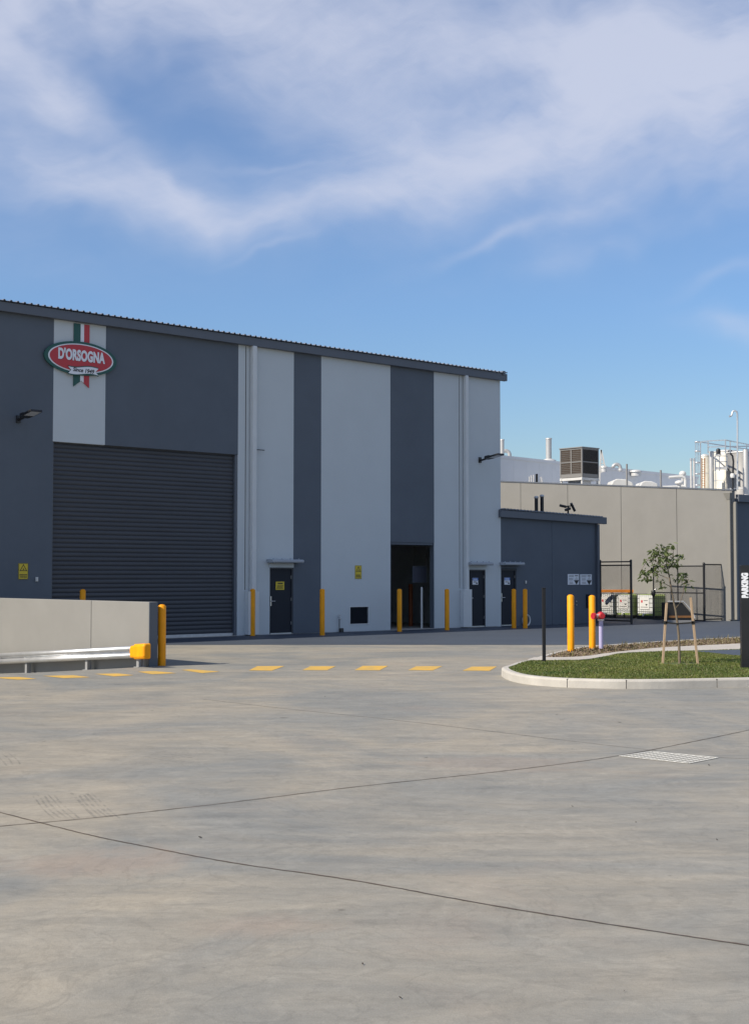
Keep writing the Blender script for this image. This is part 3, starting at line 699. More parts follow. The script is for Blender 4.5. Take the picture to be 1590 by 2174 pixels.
# black pipes on the annex roof
for i, (px, top) in enumerate(((1138.5, 1053), (1150.5, 1050))):
    Y = wpt(14, 3).y; base = at_depth(px, 1085, Y); tp_ = at_depth(px, top, Y); hgt = tp_.z - 4.0
    t = thing('vent_pipe', ('shorter' if i == 0 else 'taller') + ' black vent pipe of the pair on annex roof', 'vent pipe', (tp_.x, Y, 4.0), 0, 'black vent pipes on the annex roof')
    MB().tube([(0, 0, 0), (0, 0, hgt - .1)], .07, 14).build('pipe', 'black', t)
    MB().lathe([(.07, hgt - .1), (.085, hgt - .09), (.085, hgt - .02), (.04, hgt)], 14).build('cap', 'galv_dull', t)
Y = wpt(14.8, 1.0).y; b_ = at_depth(1206, 1090, Y)
t = thing('camera_cluster', 'cluster of black cameras on the annex roof edge', 'camera', (b_.x, Y, 4.08), 0)
zb = at_depth(1206, 1078, Y).z - 4.08
MB().tube([(0, 0, 0), (0, 0, zb + .05)], .035, 8).tube([(-.25, 0, zb + .04), (.22, 0, zb + .08)], .022, 8).build('bracket', 'black', t)
for (dx, dz, r1, ln) in ((-.2, .06, -12, .26), (-.02, -.06, 20, .22), (.18, .02, -62, .34)):
    c, s_ = math.cos(R(r1)), math.sin(R(r1)); p = Vector((dx, -.05, zb + dz))
    mb = MB().tube([p - Vector((c, .25, s_)) * ln / 2, p + Vector((c, .25, s_)) * ln / 2], .052, 10); mb.build('camera_body', 'black', t, .004)

# ------------------------------------------------------------------ signs
def wsign(name, px0, py0, px1, py1, label, cat, plate, parts, yo=0., extra=None, group=None):
    s0, zt_ = onplane(px0, py0); s1, zb_ = onplane(px1, py1); zt2 = onplane(px1, py0)[1]; zb2 = onplane(px0, py1)[1]
    zt_ = (zt_ + zt2) / 2; zb_ = (zb_ + zb2) / 2; w, h = s1 - s0, zt_ - zb_
    t = thing(name, label, cat, wpt((s0 + s1) / 2, yo - .012, (zt_ + zb_) / 2), A, group)
    MB().box(-w / 2, w / 2, -.004, .010, -h / 2, h / 2).build('plate', plate, t, .002)
    parts(t, w, h); return t
def tri(mb, cx, cz, r, y0, y1, up=1):
    mb.prism([(cx - r * .9, cz - up * r * .55), (cx + r * .9, cz - up * r * .55), (cx, cz + up * r)], y0, y1)
def ring_tri(mb, cx, cz, r, y0, y1, th):
    P = [Vector((cx - r * .95, 0, cz - r * .6)), Vector((cx + r * .95, 0, cz - r * .6)), Vector((cx, 0, cz + r))]
    for i in range(3):
        a, b = P[i], P[(i + 1) % 3]; d = (b - a).normalized(); nrm = Vector((-d.z, 0, d.x)) * th
        mb.prism([(a.x, a.z), (b.x, b.z), (b.x + nrm.x, b.z + nrm.z), (a.x + nrm.x, a.z + nrm.z)], y0, y1)
def textrows(mb, x0, x1, z0, z1, rows, y0, y1, fill=.6):
    rh = (z1 - z0) / rows
    for r in range(rows):
        x = x0 + random.uniform(0, .1) * (x1 - x0); e = x1 - random.uniform(0, .15) * (x1 - x0)
        while x < e:
            w = random.uniform(.05, .14) * (x1 - x0); mb.box(x, min(x + w, e), y0, y1, z0 + r * rh + rh * (1 - fill) / 2, z0 + r * rh + rh * (1 + fill) / 2); x += w + .035 * (x1 - x0)
def warning(t, w, h):
    mb = MB(); ring_tri(mb, 0, h * .18, w * .40, -.008, -.004, w * .055); tri(mb, 0, h * .13, w * .10, -.008, -.004); mb.box(-w * .18, w * .18, -.008, -.004, h * .035, h * .06); mb.build('pictogram', 'sign_black', t)
    m2 = MB(); textrows(m2, -w * .4, w * .4, -h * .42, -h * .16, 2, -.008, -.004, .55); m2.build('lettering', 'sign_black', t)
    m3 = MB(); e = .012 * 1.2
    m3.box(-w / 2 + .004, w / 2 - .004, -.0065, -.004, -h / 2 + .004, -h / 2 + .012).box(-w / 2 + .004, w / 2 - .004, -.0065, -.004, h / 2 - .012, h / 2 - .004)
    for q in (-1, 1): m3.box(q * (w / 2 - .008) - .004, q * (w / 2 - .008) + .004, -.0065, -.004, -h / 2 + .012, h / 2 - .012)
    m3.build('border', 'sign_black', t)
wsign('warning_sign', 39, 1196, 59, 1230, 'yellow triangle warning sign on dark wall left of the roller door', 'sign', 'sign_yellow', warning)
wsign('warning_sign', 753.5, 1200.5, 767, 1229, 'yellow triangle warning sign above the louvre vent on light wall', 'sign', 'sign_yellow', warning)
def notice(t, w, h):
    mb = MB(); textrows(mb, -w * .34, w * .34, h * .16, h * .40, 1, -.008, -.004, .7); textrows(mb, -w * .4, w * .4, -h * .38, h * .08, 4, -.008, -.004, .5); mb.build('lettering', 'sign_black', t)
wsign('door_notice', 587, 1235, 605, 1252.5, 'square yellow notice on the dark side door', 'sign', 'sign_yellow', notice, .05)
def blue_notice(t, w, h):
    MB().box(-w / 2 + .004, w / 2 - .004, -.008, -.004, h * .12, h / 2 - .004).build('blue_band', 'sign_blue', t)
    mb = MB(); mb.box(-w * .38, w * .34, -.011, -.008, h * .24, h * .36); mb.build('band_lettering', 'sign_white', t)
    mb = MB(); textrows(mb, -w * .38, w * .3, -h * .2, h * .0, 2, -.008, -.004, .5); mb.box(w * .12, w * .36, -.008, -.004, -h * .4, -h * .2); mb.build('lettering', 'sign_black', t)
wsign('door_notice', 1004.5, 1227, 1016.5, 1241.5, 'blue and white notice on the warehouse end door', 'sign', 'sign_white', blue_notice, .05)
wsign('door_notice', 1073.5, 1226.5, 1085.5, 1241.5, 'blue and white notice on the dark annex door', 'sign', 'sign_white', blue_notice, .08)
def hazchem(t, w, h):
    mb = MB(); textrows(mb, -w * .42, w * .05, h * .2, h * .42, 2, -.008, -.004, .5); textrows(mb, -w * .4, -w * .0, -h * .1, h * .12, 2, -.008, -.004, .5); textrows(mb, -w * .38, -w * .02, -h * .42, -h * .2, 2, -.008, -.004, .45); mb.box(w * .12, w * .4, -.008, -.004, h * .3, h * .4)
    mb.build('lettering', 'cart_grey', t)
    c, cz, r = w * .26, -h * .08, w * .22
    MB().prism([(c - r, cz), (c + r, cz), (c, cz - r * 1.15)], -.009, -.004).build('diamond', 'sign_black', t)
    MB().prism([(c - r * .9, cz + .004), (c + r * .9, cz + .004), (c, cz + r * 1.0)], -.0075, -.004).build('diamond_top', 'panel_white', t)
wsign('hazard_sign', 1206, 1219, 1230, 1241.5, 'white hazard placard with black corrosive diamond, the one nearer the annex door', 'sign', 'sign_white', hazchem, .03)
wsign('hazard_sign', 1232.5, 1219.5, 1257, 1241.5, 'white hazard placard with black corrosive diamond, nearer the annex corner', 'sign', 'sign_white', hazchem, .03)

# logo
lc, lz = onplane(167.5, 762)
s_l, _ = onplane(91, 755); s_r, _ = onplane(244.5, 768)
lw = (s_r - s_l) / 2; lh = .475
logo = thing('logo_sign', 'red oval logo sign with green rim and tricolour ribbon high on the wall', 'sign', wpt((s_l + s_r) / 2, -.03, lz + .01), A)
def ell(a, b, n=64): return [(a * math.cos(2 * math.pi * k / n), b * math.sin(2 * math.pi * k / n)) for k in range(n)]
MB().prism(ell(lw, lh), -.05, -.005).build('green_rim', 'logo_green', logo)
MB().prism(ell(lw * .90, lh * .86), -.058, -.05).build('white_ring', 'sign_white', logo)
MB().prism(ell(lw * .86, lh * .80), -.064, -.058).build('red_field', 'logo_red', logo)
z_rt = onplane(172, 687)[1] - logo.location.z; z_rb = onplane(172, 812)[1] - logo.location.z
rib = [('green', 'logo_green', 155.5, 169.5, 0), ('white', 'sign_white', 169.5, 176.8, 0), ('red', 'logo_red', 176.8, 188.5, 0)]
xr0 = sx(155.5, 760) - (s_l + s_r) / 2; xr1 = sx(188.5, 760) - (s_l + s_r) / 2; xm = (xr0 + xr1) / 2
rt = onplane(172, 688)[1] - logo.location.z; rb = onplane(172, 822)[1] - logo.location.z; rmid = onplane(172, 808)[1] - logo.location.z
nz = lambda x: rb + (rmid - rb) * (1 - abs(x - xm) / ((xr1 - xr0) / 2))
x1 = sx(169.5, 760) - (s_l + s_r) / 2; x2 = sx(176.8, 760) - (s_l + s_r) / 2
MB().prism([(xr0, nz(xr0)), (x1, nz(x1)), (x1, rt), (xr0, rt)], -.003, .026).build('ribbon', 'logo_green', logo)
MB().prism([(x1, nz(x1)), (xm, nz(xm)), (x2, nz(x2)), (x2, rt), (x1, rt)], -.003, .026).build('ribbon', 'sign_white', logo)
MB().prism([(x2, nz(x2)), (xr1, nz(xr1)), (xr1, rt), (x2, rt)], -.003, .026).build('ribbon', 'logo_red', logo)
for (bw_, off_, z_, nm, mm, y_) in ((.014, .012, .05, 'letter_shadow', 'sign_black', -.066), (.020, 0, .06, 'lettering', 'sign_white', -.069)):
    lettering(nm, "D'ORSOGNA", .40, mm, logo, (off_ * 0 + (.012 if off_ else 0), y_, .06 - (.012 if off_ else 0)), (R(90), 0, 0), .003, bw_, .61, 0, 1.04)
# scroll banner
def scroll(w, h, zc, amp, y0, y1, grow=0.):
    n = 18; top = []; bot = []
    for i in range(n + 1):
        x = -w / 2 + w * i / n; zz = zc + amp * math.sin((x / w) * 2 * math.pi * .9 + .2); top.append((x, zz + h / 2 + grow)); bot.append((x, zz - h / 2 - grow))
    nl = (-w / 2 + .09, (top[0][1] + bot[0][1]) / 2); nr = (w / 2 - .09, (top[-1][1] + bot[-1][1]) / 2)
    poly = [nl] + bot + [nr] + list(reversed(top))
    return MB().prism(poly, y0, y1)
scz = onplane(172, 787.5)[1] - logo.location.z; scx = sx(173, 788) - (s_l + s_r) / 2
o = scroll(.98, .20, scz, .03, -.075, -.066, .022).build('scroll_edge', 'logo_green', logo); o.location.x = scx
o = scroll(.95, .19, scz, .03, -.082, -.075).build('scroll', 'sign_white', logo); o.location.x = scx
lettering('scroll_lettering', 'Since 1949', .155, 'sign_black', logo, (scx, -.084, scz), (R(90), R(1.5), 0), .002, .004, .98, .18, 1.0)

# floodlights
def floodlight(px, py, label):
    s, z = onplane(px, py); t = thing('floodlight', label, 'floodlight', wpt(s, 0, z), A, 'floodlights on the warehouse wall')
    MB().box(-.06, .06, -.05, -.002, -.11, .09).build('bracket', 'black', t, .006)
    MB().bar((0, -.05, -.03), (0, -.36, .02), .07, .06).build('arm', 'black', t, .01)
    a = R(9); fwd = Vector((0, -math.cos(a), math.sin(a))); upv = Vector((0, math.sin(a), math.cos(a))); c = Vector((0, -.34, .02))
    def slab8(w0, w1, l0, l1, t0, t1):
        return [c + Vector((x, 0, 0)) + fwd * l + upv * q for q in (t0, t1) for (x, l) in ((-w0, l0), (w0, l0), (w1, l1), (-w1, l1))]
    MB().hexa(slab8(.12, .17, 0, .25, -.035, .045)).hexa(slab8(.17, .17, .25, .72, -.03, .03)).build('head', 'black', t, .008)
    MB().hexa(slab8(.14, .14, .27, .69, -.034, -.0305)).build('lens', 'lens', t)
    mb = MB()
    for k in range(5): mb.hexa(slab8(.11, .15, .03 + k * .042, .045 + k * .042, .046, .075))
    mb.build('cooling_fins', 'black', t)
floodlight(38, 889, 'black floodlight on the dark wall near the logo sign')
floodlight(1018, 976, 'black floodlight at the right end of the light wall')

# ------------------------------------------------------------------ bollards
def bollard(base, h, label, group='yellow bollards', r=.079):
    t = thing('bollard', label, 'bollard', base, random.uniform(0, 6), group)
    MB().lathe([(r, -.02), (r, h - .012), (r - .006, h - .004), (r - .016, h)], 28).build('post', 'yellow', t)
    MB().lathe([(r - .016, h), (r - .018, h + .008), (r * .5, h + .022), (.005, h + .026)], 28).build('cap', 'yellow', t)
    return t
g1 = 'yellow bollards'
bb = [(536, 1351, 'yellow bollard in front of the left downpipe'), (684, 1350, 'yellow bollard at the narrow dark stripe edge'), (848, 1342, 'yellow bollard in front of the open dark doorway'), (949, 1339, 'yellow bollard between the open doorway and the right downpipe'), (1091, 1335, 'yellow bollard partly hiding the annex door'), (1115, 1335, 'yellow bollard with a white hose reel behind it')]
for px, py, lab in bb:
    p = ground(px, py - .6); p.z = 0; zt = 0
    top = at_depth(px, 1252, p.y).z
    bollard(p, top, lab)
p = wpt(onplane(128, 1253)[0] + .3, -.7); bollard(p, at_depth(128, 1253, p.y).z, 'yellow bollard showing only its top above the beige wall')
p = cpt(.18, .10); bollard(p, at_depth(345, 1284, p.y).z - .02, 'yellow bollard beside the beige wall end', r=.083)
p = ground(1212, 1382, KZ); bollard(p - Vector((0, 0, .03)), at_depth(1212, 1264, p.y).z - KZ + .02, 'sunlit yellow bollard in mulch nearest the black post')
p = ground(1257.5, 1376, KZ); bollard(p - Vector((0, 0, .03)), at_depth(1257, 1265, p.y).z - KZ + .02, 'sunlit yellow bollard in mulch right beside the hydrant', r=.077)

# ------------------------------------------------------------------ retaining wall and guard rail
rw = thing('retaining_wall', 'low beige precast wall beside the loading ramp', 'wall', CW, A)
jy = 2.29
MB().box(-.2, 0, 0, jy - .008, -1.2, 1.31).build('wall_panel', 'beige', rw, .012)
MB().box(-.2, 0, jy + .008, 10.18, -1.2, 1.31).build('wall_panel', 'beige', rw, .012)
MB().box(-.18, -.02, jy - .0075, jy + .0075, -1.2, 1.295).build('wall_joint', 'joint', rw)
MB().box(-.2, .0, -.02, -.002, -.05, 1.308).build('shaded_end', 'dark_wall', rw, .004)  # dark plate paints the shade of the wall's end face
GX = -.42
gp = CW + D * GX; d2 = -IN
gr = thing('guard_rail', 'galvanised guard rail with yellow end cap along the beige wall', 'guard rail', gp, A)
def gl(px, py):
    s, z = onplane(px, py, gp, d2); return -s, z
y0_, zt0 = gl(290, 1371); y1_, zt1 = gl(0, 1387.5); _, zb0 = gl(290, 1397); _, zb1 = gl(0, 1410.5)
sl = (zt1 - zt0) / (y1_ - y0_)
hgt = zt0 - zb0
prof = [(0, 0), (-.05, .03), (-.075, .09), (-.075, .15), (-.04, .20), (-.01, .235), (-.01, .275), (-.04, .31), (-.075, .36), (-.075, .42), (-.05, .48), (0, .51)]
prof = [(a, b * hgt / .51) for a, b in prof]
mb = MB(); ya, yb = y0_, y1_ + 3.0; n = len(prof); zz = lambda y: zb0 + sl * (y - y0_)
mb.add([(x, ya, zz(ya) + z) for x, z in prof] + [(x, yb, zz(yb) + z) for x, z in prof], [(i, i + 1, n + i + 1, n + i) for i in range(n - 1)], True)
o = mb.build('rail', 'galv', gr); o.modifiers.new('thickness', 'SOLIDIFY').thickness = .006
M['post_galv'] = mat('post_galvanised', (.34, .345, .35), .5, metal=.4, var=.1, vscale=6)
for px in (55, 183, 292):
    y, _ = gl(px, 1400); zg = -.08 * max(0, y); zt_ = zz(y) + hgt * .9
    mb = MB().box(.0, .01, y - .045, y + .045, zg, zt_).box(.01, .10, y - .004, y + .004, zg, zt_).box(.10, .11, y - .045, y + .045, zg, zt_).box(-.04, .15, y - .08, y + .08, zg - .01, zg + .012)
    po = mb.build('post', 'post_galv', gr)
    MB().tube([(-.012, y, zz(y) + hgt * .5), (-.03, y, zz(y) + hgt * .5)], .022, 8).build('bolt', 'galv_dull', po)
ye, _ = gl(318, 1380)
mb = MB(); e0_ = y0_ + .12
pr = [(.03, -.02), (-.10, -.02), (-.125, .03), (-.125, hgt - .03), (-.10, hgt + .02), (.03, hgt + .02)]; n = len(pr)
secs = [(e0_, .86), (y0_ - .05, .9), (y0_ - .10, 1.08), (ye + .03, 1.08), (ye, .95)]
vs = [(x * (k ** 2 if x < 0 else 1), y, zz(y) + (z - hgt / 2) * k * 1.0 + hgt / 2) for y, k in secs for x, z in pr]
mb.add(vs, [(i * n + j, i * n + (j + 1) % n, (i + 1) * n + (j + 1) % n, (i + 1) * n + j) for i in range(len(secs) - 1) for j in range(n)] + [tuple(range(n)), tuple(reversed(range((len(secs) - 1) * n, len(secs) * n)))])
mb.build('end_cap', 'yellow', gr, .02)

# ------------------------------------------------------------------ drain grate
ga_, gb_, gc_, gd_ = (ground(*p) for p in ((1316, 1606.5), (1385, 1597), (1523, 1610), (1462, 1622)))
gt = thing('drain_grate', 'bright galvanised drain grate set in the concrete yard', 'drain grate', (0, 0, 0), 0)
polys = MB(); polys.slab([ga_, gb_, gc_, gd_], .001, .003); polys.build('pit', 'joint', gt)
mb = MB()
U = lambda a, b, t: a.lerp(b, t)
for (a, b) in ((ga_, gb_), (gb_, gc_), (gc_, gd_), (gd_, ga_)): mb.bar((a.x, a.y, .0055), (b.x, b.y, .0055), .022, .002)
mb.build('frame', 'grate', gt) if False else None
M['grate'] = mat('bright_grating', (.72, .70, .62), .5, metal=.2, var=.08, vscale=12)
mb.build('frame', 'grate', gt)
mb = MB()
for k in range(1, 9):
    a = U(ga_, gd_, k / 9); b = U(gb_, gc_, k / 9)
    a = U(ga_, gd_, k / 9); b = U(gb_, gc_, k / 9)
    mb.bar((a.x, a.y, .0052), (b.x, b.y, .0052), .024, .0015)
mb.build('bearing_bars', 'grate', gt)
mb = MB()
for k in range(1, 10):
    a = U(ga_, gb_, k / 10); b = U(gd_, gc_, k / 10); mb.bar((a.x, a.y, .005), (b.x, b.y, .005), .012, .0012)
mb.build('cross_bars', 'grate', gt)

# ------------------------------------------------------------------ island objects
p = ground(1155, 1405, KZ)
bp = thing('slim_post', 'slim black steel post at the island lawn tip', 'post', p, R(10))
hb_ = at_depth(1155, 1250, p.y).z - KZ
MB().box(-.03, .03, -.03, .03, -.05, hb_).build('shaft', 'black', bp, .004); MB().box(-.034, .034, -.034, .034, hb_, hb_ + .02).build('cap', 'black', bp, .006)
# hydrant
p = ground(1276, 1377.5, KZ)
hy = thing('fire_hydrant', 'red valve hydrant on a lavender pipe beside yellow bollard', 'hydrant', p, 0)
zh = at_depth(1276, 1316, p.y).z - KZ; zt_ = at_depth(1276, 1299, p.y).z - KZ
MB().lathe([(.05, -.03), (.05, zh - .04), (.05, zh)], 20).build('standpipe', 'lavender', hy)
MB().lathe([(.075, zh - .02), (.075, zh + .015)], 20).build('collar', 'galv_dull', hy)
hz = zt_ - zh
MB().lathe([(.06, zh + .012), (.088, zh + hz * .3), (.092, zh + hz * .6), (.078, zh + hz * .82), (.035, zh + hz)], 20).build('valve_body', 'red', hy)
MB().tube([(0, 0, zh + hz * .5), (-.1, -.06, zh + hz * .5), (-.17, -.10, zh + hz * .48)], [.05, .042, .042], 14).build('outlet', 'galv_dull', hy)
MB().tube([(-.155, -.095, zh + hz * .48), (-.21, -.125, zh + hz * .47)], .075, 16).build('outlet_cap', 'red', hy, .006)
MB().tube([(.0, -.05, zh + hz * .5), (.02, -.14, zh + hz * .5)], .06, 14).build('outlet_cap', 'red', hy, .006)
# PARKING pylon
p = ground(1575, 1418, KZ); top = at_depth(1572, 1200, p.y).z
sg = thing('parking_sign', 'tall dark pylon sign with white PARKING lettering on the lawn', 'sign', p, R(-4))
SW = .62
MB().box(0, SW, 0, .14, -.03, top - KZ).build('panel', 'graphite', sg, .004)
MB().box(-.002, SW + .002, -.003, .143, -.03, .10).build('plinth', 'black', sg, .003)
sc = p.y / F
zt_ = at_depth(1580, 1217, p.y).z - KZ; zb_ = at_depth(1580, 1269, p.y).z - KZ
lettering('lettering', 'PARKING', .15, 'sign_white', sg, (.078, -.004, (zt_ + zb_) / 2), (R(90), R(-90), 0), .003, .011, (zt_ - zb_) / .64, 0, 1.05)

# tree
tr = thing('young_tree', 'young leafy tree with slender leaning trunk between two stakes', 'tree', TREE_P, 0)
TY = TREE_P.y
def tl(px, py, dy=0.): return at_depth(px, py, TY + dy) - TREE_P
mb = MB()
trunk = [tl(*q) for q in ((1443, 1412), (1442, 1385), (1441, 1350), (1438, 1322), (1434, 1295), (1429, 1272), (1425, 1250), (1421, 1225), (1417, 1205), (1413, 1185), (1420, 1165))]
mb.tube(trunk, [.030, .026, .024, .022, .020, .018, .016, .014, .012, .009, .005], 9)
twigs = [((1434, 1292), [(1444, 1280, -.05), (1451, 1255, -.1), (1452, 1238, -.1), (1460, 1230, -.12), (1464, 1242, -.14)]), ((1418, 1228), [(1404, 1222, .05), (1390, 1216, .1), (1372, 1218, .12), (1364, 1232, .14)]), ((1417, 1206), [(1400, 1196, -.05), (1385, 1188, -.1), (1374, 1190, -.1), (1360, 1212, -.12)]),
         ((1417, 1208), [(1428, 1195, .08), (1440, 1192, .1), (1448, 1180, .1)]), ((1414, 1190), [(1402, 1172, .1), (1398, 1162, .12)]), ((1424, 1246), [(1412, 1240, -.1), (1406, 1236, -.14), (1404, 1246, -.15)]), ((1416, 1200), [(1430, 1180, -.1), (1428, 1160, -.14)])]
for st, q in twigs:
    pts = [tl(*st)] + [tl(*w) for w in q]; mb.tube(pts, [.008] + [.006] * (len(q) - 1) + [.003], 6)
mb.build('trunk', 'bark', tr)
CL = [(540, 170, 1.), (740, 150, 1.), (660, 190, .8), (420, 240, 1.), (520, 260, 1.3), (610, 250, 1.3), (730, 270, 1.2), (870, 320, .8), (930, 300, .25), (340, 370, 1.), (450, 350, 1.3), (560, 350, 1.5), (660, 350, 1.5), (760, 350, 1.2), (820, 440, 1.), (880, 470, .7), (720, 440, .9), (600, 450, 1.2), (480, 450, 1.), (300, 570, 1.), (240, 600, .5), (400, 560, 1.1), (500, 600, .9), (620, 560, .8), (280, 690, .9), (350, 640, .6), (400, 700, .3), (590, 740, .7), (570, 800, .3), (620, 850, .2), (900, 610, .7), (950, 610, .5), (800, 680, .6), (870, 690, .4), (960, 690, .8), (1000, 740, .6), (1025, 800, .5)]
mb = MB(); rnd = random.Random(3)
def leaf(c, d, ln, w):
    d = d.normalized(); side = d.cross(Vector((rnd.uniform(-1, 1), rnd.uniform(-1, 1), rnd.uniform(.2, 1)))).normalized(); nrm = side.cross(d)
    P = [c, c + d * ln * .3 + side * w * .42 + nrm * .01, c + d * ln * .3 - side * w * .42 + nrm * .01, c + d * ln * .65 + side * w * .34, c + d * ln * .65 - side * w * .34, c + d * ln - nrm * .02, c + d * ln * .3 - nrm * .008, c + d * ln * .65 - nrm * .012]
    mb.add(P, [(0, 1, 6), (0, 6, 2), (1, 3, 7, 6), (2, 6, 7, 4), (3, 5, 7), (4, 7, 5)])
for cx, cy, wgt in CL:
    px, py = 1330 + .1288 * cx, 1140 + .1288 * cy
    for _ in range(max(3, int(10 * wgt))):
        c = tl(px + rnd.gauss(0, 3.4), py + rnd.gauss(0, 3.0), rnd.gauss(0, .14))
        d = Vector((rnd.uniform(-1, 1) - .25, rnd.uniform(-1, 1), rnd.uniform(-.95, .25)))
        leaf(c, d, rnd.uniform(.07, .145), rnd.uniform(.038, .068))
mb.build('crown', 'leaf', tr)
def stake(b, t, label, dy=0.):
    p = ground(b[0], b[1], KZ); q = at_depth(t[0], t[1], p.y + dy)
    o = thing('timber_stake', label, 'stake', p, 0, 'timber tree stakes'); v = q - p; d = v.normalized()
    MB().bar(-d * .08, v, .046, .042).build('shaft', 'timber', o, .004); MB().bar(v, v + d * .012, .036, .034).build('sawn_top', 'timber', o)
    return p, q
sp = stake((1407, 1408), (1415, 1281), 'weathered timber stake leaning left of the young tree trunk')
sq = stake((1481, 1408), (1466, 1270), 'weathered timber stake leaning right of the young tree trunk')
tie = thing('tree_tie', 'black webbing strap tying the trunk to both stakes', 'strap', TREE_P + Vector((0, 0, .84)), 0)
zt_ = at_depth(1440, 1322, TY).z
f = lambda a, b: a.lerp(b, (zt_ - a.z) / (b.z - a.z))
L_ = f(*sp) - tie.location; R_ = f(*sq) - tie.location; c_ = at_depth(1437, 1321, TY) - tie.location
mb = MB()
def band(a, b, h=.03):
    a = Vector(a); b = Vector(b); mb.hexa([a + Vector((0, -.003, -h / 2)), b + Vector((0, -.003, -h / 2)), b + Vector((0, .003, -h / 2)), a + Vector((0, .003, -h / 2)), a + Vector((0, -.003, h / 2)), b + Vector((0, -.003, h / 2)), b + Vector((0, .003, h / 2)), a + Vector((0, .003, h / 2))])
off = Vector((0, -.028, 0))
band(L_ + off, c_ + off - Vector((0, 0, .03))); band(c_ + off - Vector((0, 0, .03)), R_ + off + Vector((0, 0, .0))); mb.build('webbing', 'rubber', tie)
for q in (L_, R_):
    mb = MB().box(q.x - .032, q.x + .032, q.y - .031, q.y + .028, q.z - .03, q.z + .03); mb.build('wrap', 'rubber', tie)

# ------------------------------------------------------------------ neighbouring building
K = ground(1557, 1319)
nb = thing('factory_building', 'beige precast factory with dark end wall behind the yard', 'building', K, A)
zc0, zc1 = 5.30, 6.90; LEN = 20.2
zpar = lambda y: zc0 + (zc1 - zc0) * y / LEN
joints = [0, 2.71, 5.64, 8.66, 11.52, 14.4, 17.3, LEN]
for a, b in zip(joints[:-1], joints[1:]):
    a_ = a + (.012 if a else 0); b_ = b - .012
    mb = MB().hexa([(0, a_, -.05), (.2, a_, -.05), (.2, b_, -.05), (0, b_, -.05), (0, a_, zpar(a_)), (.2, a_, zpar(a_)), (.2, b_, zpar(b_)), (0, b_, zpar(b_))])
    mb.build('wall_panel', 'beige', nb)
    if b < LEN: MB().box(.02, .18, b - .0115, b + .0115, -.05, zpar(b) - .01).build('wall_joint', 'joint', nb)
mb = MB().hexa([(-.03, -.05, zc0 + .004), (.24, -.05, zc0 + .004), (.24, LEN, zc1 + .004), (-.03, LEN, zc1 + .004), (-.03, -.05, zc0 + .06), (.24, -.05, zc0 + .06), (.24, LEN, zc1 + .06), (-.03, LEN, zc1 + .06)])
mb.build('parapet_capping', 'fascia', nb)
MB().box(.21, 22, .0, .2, -.05, 5.0).build('end_wall', 'dark_wall', nb)
MB().box(.26, 22.2, -.16, -.003, 4.86, 5.16).build('gutter', 'fascia', nb, .01)
M['beige_pipe'] = mat('beige_pipe', (.21, .205, .185), .6)
dp = MB().box(-.13, -.012, .02, .16, .05, 4.95).build('downpipe', 'beige_pipe', nb, .02)
MB().hexa([(-.14, .02, 4.93), (-.012, .02, 4.93), (-.012, .17, 4.93), (-.14, .17, 4.93), (-.22, -.06, 5.22), (-.012, -.06, 5.22), (-.012, .28, 5.22), (-.22, .28, 5.22)]).build('rainwater_head', 'beige_pipe', dp, .01)
MB().box(.05, .17, -.14, -.012, .05, 4.85).build('downpipe', 'beige_pipe', nb, .02)
MB().box(.2, 34, .2, 60, 4.3, 4.5).build('roof', 'panel_white', nb)
# raised white plant room on its roof
P1 = at_depth(1062, 1000, 69.); P2d = D
zz1 = at_depth(1062, 968, 69.).z
pl_ = thing('plant_room', 'long white panelled plant room rising above the beige parapet', 'building', (P1.x, P1.y, 4.5), A)
L2 = 17.; zt0_ = zz1 - 4.5
e = P1 + D * 15.2; zz2 = at_depth(1440, 1009.5, e.y).z - 4.5
sl2 = (zz2 - zt0_) / 15.2
zt_f = lambda x: zt0_ + sl2 * x
mb = MB(); x = -14.
while x < L2:
    mb.hexa([(x + .003, 0, 0), (x + .997, 0, 0), (x + .997, .12, 0), (x + .003, .12, 0), (x + .003, 0, zt_f(x)), (x + .997, 0, zt_f(x + 1)), (x + .997, .12, zt_f(x + 1)), (x + .003, .12, zt_f(x))]); x += 1.
mb.build('wall', 'panel_white', pl_)
mb = MB().hexa([(-14, .02, 0), (L2, .02, 0), (L2, 16, 0), (-14, 16, 0), (-14, .02, zt_f(-14) - .02), (L2, .02, zt_f(L2) - .02), (L2, 16, zt_f(L2) - .02), (-14, 16, zt_f(-14) - .02)]); mb.build('core', 'panel_white', pl_)
mb = MB().hexa([(-14, -.04, zt_f(-14) - .1), (L2, -.04, zt_f(L2) - .1), (L2, .16, zt_f(L2) - .1), (-14, .16, zt_f(-14) - .1), (-14, -.04, zt_f(-14) + .05), (L2, -.04, zt_f(L2) + .05), (L2, .16, zt_f(L2) + .05), (-14, .16, zt_f(-14) + .05)]); mb.build('capping', 'panel_white', pl_)

